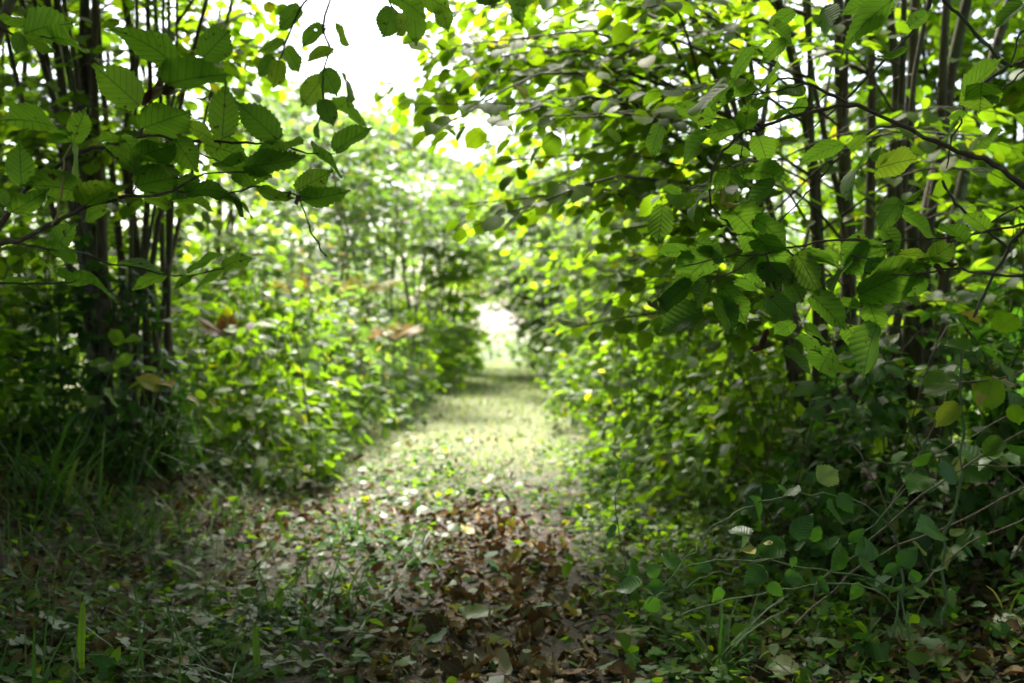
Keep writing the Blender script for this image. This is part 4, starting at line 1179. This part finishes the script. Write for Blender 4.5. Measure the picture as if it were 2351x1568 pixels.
for k, (b_, t_) in enumerate(BL):
    q0, q1 = c8(*b_), c8(*t_)
    f_ = UP * .55 + np.array([rg.normal(0, .45), -.7, 0]) + rg.normal(0, .2, 3)
    near_leaf(br, q0, q1, YB(*q0) + rg.normal(0, .06), rg, 'bleaf', 'bramble', face=f_, scale=1.0)
for b_, t_ in [((1195, 460), (1140, 440)), ((1060, 480), (1130, 530))]:
    q0, q1 = c8(*b_), c8(*t_)
    near_leaf(br, q0, q1, YB(*q0), rg, 'bleaf', 'yellow', label="yellow leaf on the bramble", scale=.8)
vine = thing("hedge_vine", "lobed yellowing leaves trailing at the edge above the dead canes", "vine", (2.25, 2.9, float(gz(2.25, 2.9))))
tb = Tubes(); tb.add(resample([(2.25, 2.9, float(gz(2.25, 2.9)) - .02), P(2700, 1200, 2.7), P(2480, 850, 2.6), P(2300, 870, 2.55), P(2180, 880, 2.55)], 14), np.linspace(.005, .0015, 14), 5)
link("stem", tb.mesh("stem", M['dry'], vine.location), vine)
for (b_, t_, mt) in [((2255, 905), (2240, 945), 'yellow'), ((2250, 900), (2300, 860), 'yellow'), ((2225, 715), (2255, 755), 'yellow'), ((2280, 870), (2250, 960), 'herb'), ((2330, 930), (2340, 985), 'herb'), ((2300, 880), (2345, 870), 'tan'), ((2140, 900), (2170, 830), 'herb'), ((2200, 930), (2140, 985), 'herb'), ((2200, 870), (2150, 850), 'herb'), ((2330, 870), (2280, 830), 'herb'),
                     ((2180, 880), (2120, 930), 'herb'), ((2290, 760), (2350, 700), 'herb'), ((2230, 800), (2160, 770), 'herb'), ((2300, 1010), (2250, 1050), 'herb')]:
    near_leaf(vine, b_, t_, 2.55 + rg.normal(0, .05), rg, 'ivy' if mt != 'herb' else 'hero', mt, scale=.85)

# yellowing seedling by the coppice foot
sd_t = thing("sapling", "slender sapling with pale yellow leaves before the coppice foot", "sapling", (-1.72, 4.55, float(gz(-1.72, 4.55))))
near_branch(sd_t, lambda x, y: (x, y), [([(300, 1130), (330, 1060), (350, 940), (365, 850), (372, 780)], .004, .002, 0), ([(350, 940), (400, 1000), (480, 1040), (560, 1080)], .003, .0015, 0), ([(190, 1020), (225, 930), (250, 860), (275, 790)], .004, .002, 0)], lambda a_, b_: 4.5, 'green_stem', "stem")
for (b_, t_, mt) in [((365, 890), (300, 855), 'yellow'), ((370, 880), (400, 880), 'yellow'), ((430, 910), (480, 935), 'yellow'), ((480, 920), (510, 940), 'yellow'), ((520, 1000), (480, 960), 'herb'), ((250, 850), (200, 800), 'herb'), ((260, 840), (330, 810), 'herb'), ((275, 790), (250, 740), 'herb'), ((275, 790), (330, 770), 'herb'), ((230, 930), (180, 900), 'herb'), ((240, 900), (300, 930), 'herb')]:
    near_leaf(sd_t, b_, t_, 4.5 + rg.normal(0, .05), rg, 'hero', mt, scale=.75)


# ------------------------------------------------------------------ ferns
def fern(label, c, zc, n, L, seed, mat='fern'):
    rg = np.random.default_rng(seed)
    org = np.array([c[0], c[1], gz(*c) - .02])
    t = thing("fern", label, "fern", org)
    me = shared_leaf('frond', 0, mat)
    for k in range(n):
        a_ = 2 * np.pi * k / n + rg.uniform(-.3, .3)
        d = norm(np.array([math.cos(a_), math.sin(a_), .9 + rg.uniform(-.4, .6)]))
        base = np.array([c[0], c[1], zc])
        Rm = frames(d[None], (UP - d * .2)[None])[0]
        o = bpy.data.objects.new("frond", me)
        o.parent = t
        mw = Matrix.Identity(4)
        Lk = L * rg.uniform(.75, 1.15)
        for r_ in range(3):
            for c_ in range(3):
                mw[r_][c_] = Rm[r_, c_] * Lk
            mw[r_][3] = base[r_] - org[r_]
        o.matrix_basis = mw
        COL.objects.link(o)
    tb = Tubes(); tb.add(np.array([org, (org + base) / 2 + (.01, 0, 0), base]), .006, 4)
    link("stalk", tb.mesh("stalk", M['dry'], org), t)
fern("pinkish brown fern poking from the pale bramble mound", (-1.55, 10.2), P(830, 770, 10.2)[2] - .1, 8, .36, 1)
fern("rusty fern with tall fronds against the upright hazel", (-1.35, 11.4), P(925, 760, 11.4)[2] - .1, 9, .36, 2)
fern("straw and orange fern above the bright bushes", (-1.95, 12.6), P(830, 640, 12.6)[2] - .2, 7, .6, 3, 'orange')
fern("dead red-brown fern in the bush behind the coppice", (-2.0, 7.0), P(500, 745, 6.7)[2] - .1, 5, .3, 4, 'dead')
fern("rusty fern low beside the path opposite the others", (.72, 8.8), P(1262, 985, 8.8)[2] - .1, 4, .3, 5)


# ------------------------------------------------------------------ grass tufts, upright leaves
def tuft(label, c, n, L, spread, seed, kind='blade', mat='sedge', name="grass_tuft", cat="grass tuft", w=1.0, el=(.5, 1.3)):
    rg = np.random.default_rng(seed)
    org = np.array([c[0], c[1], float(gz(*c)) - .01])
    t = thing(name, label, cat, org)
    for k in range(n):
        a_ = rg.uniform(0, 2 * np.pi)
        e = rg.uniform(*el)
        d = np.array([math.cos(a_) * math.cos(e), math.sin(a_) * math.cos(e), math.sin(e)])
        nr = np.array([-math.cos(a_) * math.sin(e), -math.sin(a_) * math.sin(e), math.cos(e)])
        Rm = frames(d[None], nr[None])[0]
        o = bpy.data.objects.new("blade", shared_leaf(kind, int(rg.integers(len(TM[kind]))), mat))
        o.parent = t
        mw = Matrix.Identity(4)
        Lk = L * rg.uniform(.6, 1.15)
        off = np.array([rg.normal(0, spread), rg.normal(0, spread), 0])
        for r_ in range(3):
            for c_ in range(3):
                mw[r_][c_] = Rm[r_, c_] * Lk * (w if c_ == 0 else 1)
            mw[r_][3] = off[r_]
        o.matrix_basis = mw
        COL.objects.link(o)
def gp(px, py):
    """where the ground is seen at px,py"""
    Y = 2.0
    for _ in range(60):
        X = (px - 1175.5) / F * Y
        Y += .35 * ((CZ - float(gz(X, Y))) * F / (py - 784) - Y)
    return ((px - 1175.5) / F * Y, Y)
tuft("glossy sedge tuft with long blades in the litter under the bramble", gp(1655, 1545), 46, .34, .025, 1, w=1.0)
tuft("bluish grass tuft beside the bare litter of the path centre", gp(960, 1290), 30, .26, .025, 2, w=1.2)
tuft("upright grass tuft among the ivy left of the bluish tuft", gp(790, 1240), 26, .26, .04, 3, el=(.9, 1.45), w=1.3)
tuft("long arching grass fountain below the coppice foot", gp(380, 1080), 60, .62, .07, 4, el=(.9, 1.4))
tuft("arching grass spilling from the bank at the coppice", gp(250, 1085), 60, .6, .08, 5, el=(.9, 1.4))
tuft("wispy grass clump at the picture's edge below the bank", gp(110, 1150), 60, .5, .1, 6, el=(.8, 1.4))
tuft("pale thin grass in the ivy near the bank", gp(300, 1230), 50, .36, .09, 7, el=(.7, 1.4))
tuft("short grass tuft by the twig on the bramble side", gp(1480, 1450), 22, .18, .03, 8, el=(.7, 1.4), w=1.5)
tuft("small grass tuft further up the bramble side", gp(1440, 1330), 22, .2, .04, 9, el=(.7, 1.4), w=1.4)
tuft("dry straw-coloured grass clump in the dark corner", gp(90, 1400), 34, .26, .08, 10, mat='straw', el=(.4, 1.3), w=.5)
tuft("dry grass between the ivy leaves in the corner", gp(200, 1330), 34, .24, .08, 11, mat='straw', el=(.5, 1.3), w=.5)
tuft("leaning grass clump where bank and litter meet", gp(520, 1200), 26, .34, .06, 12, el=(.6, 1.3))
tuft("grass tuft at the foot of the bush behind the coppice", gp(560, 1120), 24, .36, .06, 13, el=(.7, 1.4))
SH = lambda pts: lobe_leaf(np.array(pts, float), 0, -.12, .12, .01, 1, .05, 3)
TM['strap'] = [SH([(0, 0), (.02, .1), (.03, .4), (.055, .7), (.07, .88), (.04, .98), (0, 1)]), SH([(0, 0), (.035, .1), (.05, .3), (.06, .5), (.05, .75), (.03, .9), (0, 1)]), SH([(0, 0), (.03, .08), (.11, .35), (.17, .6), (.13, .82), (.06, .94), (0, 1)])]
for lab, b_, t_, Y_, v_ in [("spatula-shaped pale leaf standing up from the grass", (668, 1258), (632, 1172), 4.35, 0), ("long thin upright leaf stalk in the dark corner", (190, 1568), (178, 1366), 2.75, 1), ("narrow toothed upright leaf beside the path litter", (592, 1566), (586, 1425), 2.75, 1),
                            ("broad toothed leaf leaning in the corner ivy", (245, 1566), (272, 1480), 2.72, 2), ("short bright upright leaf above the ivy", (633, 1410), (648, 1345), 3.4, 2), ("pale tongue-shaped leaf where litter meets the bank", (430, 1180), (392, 1130), 5.0, 0),
                            ("narrow leaf standing by the tongue-shaped one", (484, 1195), (497, 1120), 4.8, 1), ("narrow bright leaf in the litter centre", (935, 1460), (945, 1408), 3.2, 1), ("yellowing upright leaf on the bramble side", (1352, 1405), (1338, 1358), 3.45, 1)]:
    g0 = P(b_[0], b_[1], Y_)
    t = thing("plantain", lab, "leaf plant", (g0[0], g0[1], float(gz(g0[0], g0[1])) - .01))
    near_leaf(t, b_, t_, Y_, rg, 'strap', 'herb', face=np.array([rg.normal(0, .3), -1, .3]), dz=.02, var=v_)


# ------------------------------------------------------------------ litter, ivy, turf
def scatter(n, x, y, rg, keep):
    X = rg.uniform(*x, n); Y = rg.uniform(*y, n)
    k = keep(X, Y, rg)
    return X[k], Y[k]

def flat_leaves(X, Y, rg, size, tilt, lift, axis_up=0.0):
    n = len(X)
    Z = gz(X, Y) + rg.uniform(0, 1, n) * lift
    a_ = rg.uniform(0, 2 * np.pi, n)
    ax = np.stack([np.cos(a_), np.sin(a_), rg.normal(0, tilt, n) + axis_up], 1)
    nr = norm(UP + rg.normal(0, tilt, (n, 3)))
    return np.stack([X, Y, Z], 1), frames(norm(ax), nr), size * np.clip(rg.lognormal(-.2, .38, n), .35, 1.8)

rg = np.random.default_rng(77)
# depth spaced so that the near litter is densest
def persp_xy(n, y0, y1, x0, x1, rg, pw=1.0):
    Y = y0 * (y1 / y0) ** (rg.uniform(0, 1, n) ** pw)
    X = rg.uniform(x0, x1, n)
    return X, Y
X, Y = persp_xy(50000, 2.2, 12, -4.2, 3.0, rg, 1.0)
d = X - path_x(Y)
pl = np.exp(-((X - .0 + .02 * Y) / .32) ** 2) * .95 + .22 + .2 * smooth(-.6, -1.4, X) + .6 * smooth(.5, 1.1, X) * (1 - smooth(3.1, 3.6, Y))
pl += .95 * smooth(4.4, 5.2, Y) * (1 - smooth(7.2, 8.6, Y)) * np.exp(-((X + 1.15) / .6) ** 2)
pl *= 1 - .93 * smooth(4.4, 7.2, Y + .4 * np.sin(X * 5))
k = rg.uniform(0, 1, len(X)) < pl
X, Y = X[k], Y[k]
pos, Rm, sz = flat_leaves(X, Y, rg, .037, .42, .018)
def fallen_cb(o, p, rgc):
    u = rgc.uniform()
    c = 'brown' if u < .66 else 'tan' if u < .82 else 'yellow' if u < .92 else 'pale'
    return c
leaves(ground, 'dead', 'litter', pos, Rm, sz, 300, part="leaf_litter", single="fallen_leaf", lowkind='deadlow', single_cb=True, lowY=3.7)

# large fallen leaves that stand out
for lab, b_, t_, Y_, mt in [("large tan leaf with a bitten hole in the dark corner litter", (2065, 1490), (2110, 1450), 2.85, 'tan'), ("big brown leaf standing against the bramble foot", (2190, 1420), (2170, 1375), 2.95, 'brown'),
                            ("folded rust-brown leaf under the bramble foot", (2130, 1450), (2175, 1440), 2.9, 'brown'), ("dark bluish leaf lying flat in the corner litter", (2110, 1545), (2165, 1525), 2.68, 'brown'), ("pale green narrow leaf on the corner litter", (2290, 1480), (2345, 1425), 2.75, 'pale'),
                            ("long straw-coloured leaf lying in the corner ivy", (365, 1500), (455, 1478), 2.85, 'tan'), ("round brown leaf half hidden under the corner ivy", (480, 1435), (560, 1430), 3.1, 'brown'), ("white curled leaf edge at the bottom of the litter", (395, 1568), (390, 1520), 2.7, 'tan'),
                            ("pale lobed leaf on the litter of the path centre", (1070, 1440), (1130, 1425), 3.2, 'pale'), ("tall tan curled leaf on the edge of the bramble litter", (1440, 1510), (1455, 1450), 2.85, 'tan'), ("green broad leaf fallen beside the sedge tuft", (1830, 1565), (1740, 1555), 2.65, 'pale'),
                            ("yellow leaf lying at the litter's brightest spot", (1085, 1240), (1060, 1232), 4.6, 'yellow'), ("ochre leaf near the small grass tuft", (1325, 1148), (1345, 1140), 5.9, 'yellow')]:
    g0, g1 = gp(*b_), gp(*t_)
    p0 = np.array([g0[0], g0[1], float(gz(*g0)) + .03]); p1 = np.array([g1[0], g1[1], float(gz(*g1)) + .05])
    ax = p1 - p0
    ll = min(np.linalg.norm(ax), .13)
    t = thing("fallen_leaf", lab, "fallen leaf", p0)
    kd = 'hero'
    o = bpy.data.objects.new("blade", shared_leaf(kd, int(rg.integers(len(TM[kd]))), mt))
    o.parent = t
    Rm = frames(ax[None], (UP + np.array([0, -.35, 0]) + rg.normal(0, .15, 3))[None])[0] * max(ll, .06)
    mw = Matrix.Identity(4)
    for r_ in range(3):
        for c_ in range(3):
            mw[r_][c_] = Rm[r_, c_]
    o.matrix_basis = mw
    COL.objects.link(o)

# twigs on the ground
for lab, pts, r in [("bare brown twig lying across the litter below the bramble", [(1320, 1452), (1400, 1430), (1470, 1418)], .006), ("pale stick half buried beside the path centre", [(1215, 1298), (1240, 1305), (1262, 1318)], .016), ("thin red-brown twig in the shade under the bramble", [(1800, 1460), (1900, 1455), (1985, 1452)], .004),
                    ("straw stalk lying over the corner ivy", [(360, 1440), (400, 1400), (450, 1375), (500, 1330)], .004), ("thin pale stalk curving over the centre litter", [(1080, 1405), (1130, 1420), (1150, 1440)], .003), ("long straw stem at the bottom of the litter", [(1500, 1560), (1650, 1552), (1800, 1560)], .004),
                    ("thin twig slanting over the corner litter", [(2000, 1450), (2100, 1500), (2180, 1560)], .003), ("dark short stick on the litter near the bluish tuft", [(1080, 1268), (1110, 1262), (1150, 1245)], .010)]:
    q = []
    for (x, y) in pts:
        g0 = gp(x, y); q.append((g0[0], g0[1], float(gz(*g0)) + r * .8 + .012))
    org = np.array(q[0])
    tb = Tubes(); ln = resample(np.array(q), 9); ln[:, 2] += .006 * np.sin(np.arange(9)); tb.add(ln, np.linspace(r, r * .55, 9), 5)
    o = link("fallen_twig", tb.mesh("fallen_twig", M['dry'] if 'straw' not in lab else M['stalk'], org), None, org)
    tag(o, lab, "twig")

# ground ivy and small herbs, thick on both sides of the bare centre
X, Y = persp_xy(46000, 2.2, 11, -3.8, 2.6, rg, 1.0)
d = X - path_x(Y)
pat = .5 + .5 * np.sin(X * 3.1 + 1.7 * np.sin(Y * 1.3)) * np.cos(Y * 2.3 + X)
pi = smooth(.25, -.3, d) * .9 * (1 - .8 * smooth(4.6, 5.4, Y) * np.exp(-((X + 1.15) / .6) ** 2)) + smooth(.62, .9, d) * (.55 + .45 * smooth(3.0, 3.8, Y)) + .08 + .45 * smooth(4.5, 6.5, Y)
pi *= 1 - .93 * smooth(7.2, 10.0, Y)
k = rg.uniform(0, 1, len(X)) < pi * (.3 + .8 * pat ** 1.5)
X, Y = X[k], Y[k]
pos, Rm, sz = flat_leaves(X, Y, rg, .046, .30, .075, -.1)
h = len(pos) // 2
leaves(ground, 'ivy', 'ivy', pos[:h], Rm[:h], sz[:h], 0, part="ground_ivy", lowkind='low', lowY=4.2)
leaves(ground, 'herb', 'herb', pos[h:], Rm[h:], sz[h:] * 1.05, 0, part="ground_herbs")
# herbs creeping out from the bank on the bramble side
X = rg.normal(.72, .27, 5200); Y = 2.9 * (9.0 / 2.9) ** rg.uniform(0, 1, 5200)
k = (X > .2) & ((np.sin(X * 9 + Y * 2.1) * np.cos(Y * 5.3 - X * 3) + .6 * rg.normal(size=5200)) > -.15)
X, Y = X[k], Y[k]
pos, Rm, sz = flat_leaves(X, Y, rg, .048, .38, .13, -.1)
leaves(ground, 'herb', 'herb', pos, Rm, sz, 0, part="ground_herbs")
# ivy at the dark foot of the right bank
X = rg.uniform(.9, 3.2, 1500); Y = rg.uniform(2.75, 4.4, 1500)
pos, Rm, sz = flat_leaves(X, Y, rg, .055, .5, .22)
leaves(ground, 'ivy', 'ivy', pos, Rm, sz, 0, part="ground_ivy")

# turf: blades everywhere, short and pale on the lit path
X, Y = persp_xy(70000, 2.3, 44, -4.0, 3.0, rg, .62)
d = X - path_x(Y)
pg = .10 + .85 * smooth(4.5, 7.8, Y) + .35 * smooth(.4, 1.4, np.abs(d))
pg *= np.where((Y < 6) & (np.abs(d) < .35), .25, 1)
k = (rg.uniform(0, 1, len(X)) < pg) & (np.abs(d) < 2.6)
X, Y = X[k], Y[k]
n_ = len(X)
a_ = rg.uniform(0, 2 * np.pi, n_); e = rg.uniform(.3, 1.4, n_)
dd = np.stack([np.cos(a_) * np.cos(e), np.sin(a_) * np.cos(e), np.sin(e)], 1)
nn = np.stack([-np.cos(a_) * np.sin(e), -np.sin(a_) * np.sin(e), np.cos(e)], 1)
L = rg.uniform(.05, .13, n_) * (1 + .25 * smooth(8, 25, Y)) * (1 + .7 * smooth(1.0, 1.6, np.abs(X - path_x(Y))))
near = Y < 7
for msk, kd, ww in ((near, 'blade', 1), (~near, 'bladelow', 1)):
    Rm = frames(dd[msk], nn[msk])
    Rm = Rm.copy(); Rm[:, :, 0] *= (1.5 + 2.2 * smooth(6, 25, Y[msk]))[:, None]
    leaves(ground, kd, 'grass', np.stack([X[msk], Y[msk], gz(X[msk], Y[msk]) - .004], 1), Rm, L[msk], 0, part="grass")
# longer grass on the banks of the near path, green and dry
for cnt, mt, x0, x1, y0, y1, l0, l1, wd in ((5200, 'sedge', -3.4, -.45, 2.5, 6.8, .12, .36, .8), (1500, 'straw', -3.2, -.7, 2.4, 5.0, .10, .26, .4), (900, 'sedge', .35, 1.3, 3.0, 6.0, .08, .2, .9), (800, 'straw', .7, 3.0, 2.8, 4.5, .12, .4, .4)):
    X = rg.uniform(x0, x1, cnt); Y = rg.uniform(y0, y1, cnt)
    k = ~((Y > 4.7) & (X > -1.75) & (X < -.4)) & ((np.sin(X * 4.1 + Y * 1.1) * np.cos(Y * 3.3 - X) + .5 * rg.normal(size=cnt)) > .0)
    X, Y = X[k], Y[k]
    n_ = len(X)
    a_ = rg.uniform(0, 2 * np.pi, n_); e = rg.uniform(.45, 1.4, n_)
    dd = np.stack([np.cos(a_) * np.cos(e), np.sin(a_) * np.cos(e), np.sin(e)], 1)
    nn = np.stack([-np.cos(a_) * np.sin(e), -np.sin(a_) * np.sin(e), np.cos(e)], 1)
    Rm = frames(dd, nn).copy(); Rm[:, :, 0] *= wd
    leaves(ground, 'blade', mt, np.stack([X, Y, gz(X, Y) - .004], 1), Rm, rg.uniform(l0, l1, n_), 0, part="grass_verge" if mt == 'sedge' else "dry_grass")
# leaves lying on the lit grass
X, Y = persp_xy(700, 6.5, 28, -2, 1.4, rg)
pos, Rm, sz = flat_leaves(X, Y, rg, .05, .35, .05)
leaves(ground, 'deadlow', 'litter', pos, Rm, sz, 0, part="leaf_litter")


# ------------------------------------------------------------------ now decide which leaves show largest, then build
W_, H_ = 1024, 683
FP = 1024 * 35 / 36
zb = np.full((H_, W_), 1e9)
for S in SETS:
    c = S['pos'] + S['R'][:, :, 1] * (S['s'] * .5)[:, None]
    Yd = np.maximum(c[:, 1], .01)
    u = W_ / 2 + FP * c[:, 0] / Yd
    v = H_ / 2 - FP * (c[:, 2] - CZ) / Yd
    vw = norm(np.array([0, 0, CZ]) - c)
    facing = np.abs((vw * S['R'][:, :, 2]).sum(1))
    r = S['s'] * .42 * FP / Yd
    inf = (c[:, 1] > .6) & (u > 2) & (u < W_ - 3) & (v > 2) & (v < H_ - 3)
    S.update(u=u, v=v, Y=c[:, 1], inf=inf, show=S['s'] * FP / Yd * (.35 + .65 * facing))
    idx = np.where(inf)[0]
    rr = np.clip((r[idx] * (.4 + .6 * facing[idx])).astype(int), 0, 9)
    for q in range(10):
        ii = idx[rr >= q]
        if len(ii) == 0:
            break
        ui, vi = u[ii].astype(int), v[ii].astype(int)
        for dx in range(-q, q + 1):
            for dy in range(-q, q + 1):
                if max(abs(dx), abs(dy)) != q or dx * dx + dy * dy > q * q + 1:
                    continue
                np.minimum.at(zb, (np.clip(vi + dy, 0, H_ - 1), np.clip(ui + dx, 0, W_ - 1)), c[ii, 1])

FALLEN = {'brown': "curled brown leaf", 'tan': "dry tan leaf", 'yellow': "yellow fallen leaf", 'pale': "pale green fallen leaf"}
ZONES = ["between the corner ivy and the litter", "in the dark litter at the bramble foot", "on the litter at the bottom edge of the path", "further up the path's brown litter"]
masses = {}
rgc = np.random.default_rng(99)
for S in SETS:
    n = len(S['pos'])
    pick = np.zeros(n, bool)
    if S['K']:
        ui = np.clip(S['u'], 0, W_ - 1).astype(int); vi = np.clip(S['v'], 0, H_ - 1).astype(int)
        vis = S['inf'] & (S['Y'] <= zb[vi, ui] + .03)
        sc_ = np.where(vis, S['show'], -1)
        order = np.argsort(-sc_)[:S['K']]
        order = order[sc_[order] > 4.0]
        pick[order] = True
        ol = np.array(S['owner'].location) if S['owner'] is not ground else np.zeros(3)
        for i_ in order:
            mt, par = S['mat'], S['owner']
            if S['cb']:
                mt, par = fallen_cb(None, None, rgc), None
            o = bpy.data.objects.new(S['single'], shared_leaf(S['kind'], int(S['var'][i_]), mt))
            mw = Matrix.Identity(4)
            Rm = S['R'][i_] * S['s'][i_]
            p_ = S['pos'][i_]
            for r_ in range(3):
                for c_ in range(3):
                    mw[r_][c_] = Rm[r_, c_]
                mw[r_][3] = p_[r_] - (ol[r_] if par is not None else 0)
            if par is not None:
                o.parent = par
            o.matrix_basis = mw
            COL.objects.link(o)
            if S['cb']:
                dd_ = p_[0] - float(path_x(p_[1]))
                zn = 0 if dd_ < -.45 and p_[1] < 3.6 else 1 if dd_ > 1.3 and p_[1] < 3.6 else 2 if p_[1] < 3.1 else 3
                lk, wh = FALLEN[mt], ZONES[zn]
                tag(o, lk + " " + wh, "fallen leaf", lk.replace("leaf", "leaves") + " " + wh)
    rest = ~pick
    kd = S['kind']
    # leaves beyond the view or far away need fewer faces
    if S['low']:
        outv = rest & ~S['inf']
        low = rest & S['inf'] & (S['Y'] > S['lowY'])
        hi = rest & S['inf'] & ~low
        groups = [(hi, S['kind']), (low, S['low']), (outv, 'tiny')]
    else:
        groups = [(rest, S['kind'])]
    for msk, kd in groups:
        if msk.any():
            var = S['var'][msk] % len(TM[kd])
            key = (S['owner'].name, S['part'], S['mat'])
            masses.setdefault(key, []).append((S['owner'], kd, S['pos'][msk], S['R'][msk], S['s'][msk], var))

GL = {"leaf_litter": ("brown leaf litter covering the middle of the path", "leaf litter"), "ground_ivy": ("small dark glossy ivy leaves covering the ground", "ivy"),
      "ground_herbs": ("small green herb leaves covering the ground beside the litter", "ground cover"), "grass": ("short grass growing on the path and its edges", "grass"), "grass_verge": ("longer dark grass on the verges of the near path", "grass"), "dry_grass": ("wispy dry grass stems between the ivy leaves", "grass")}
for (on, part, mat), rows in masses.items():
    own = rows[0][0]
    Vs, Ts, Us, n = [], [], [], 0
    org = np.array(own.location) if own is not ground else np.zeros(3)
    for (_, kd, pos, Rm, s, var) in rows:
        for i_, (v, t, u) in enumerate(TM[kd]):
            mk = var == i_
            c = int(mk.sum())
            if not c:
                continue
            Xv = np.einsum('nij,kj->nki', Rm[mk] * s[mk][:, None, None], v) + pos[mk][:, None, :] - org
            Vs.append(Xv.reshape(-1, 3)); Us.append(np.tile(u, (c, 1)))
            Ts.append((t[None] + (np.arange(c) * len(v))[:, None, None]).reshape(-1, 3) + n)
            n += c * len(v)
    me = new_mesh(part, np.concatenate(Vs), np.concatenate(Ts), M[mat], np.concatenate(Us))
    o = link(part, me, None if own is ground else own)
    o["kind"] = "stuff"
    if own is ground:
        tag(o, GL[part][0], GL[part][1], None, "stuff")
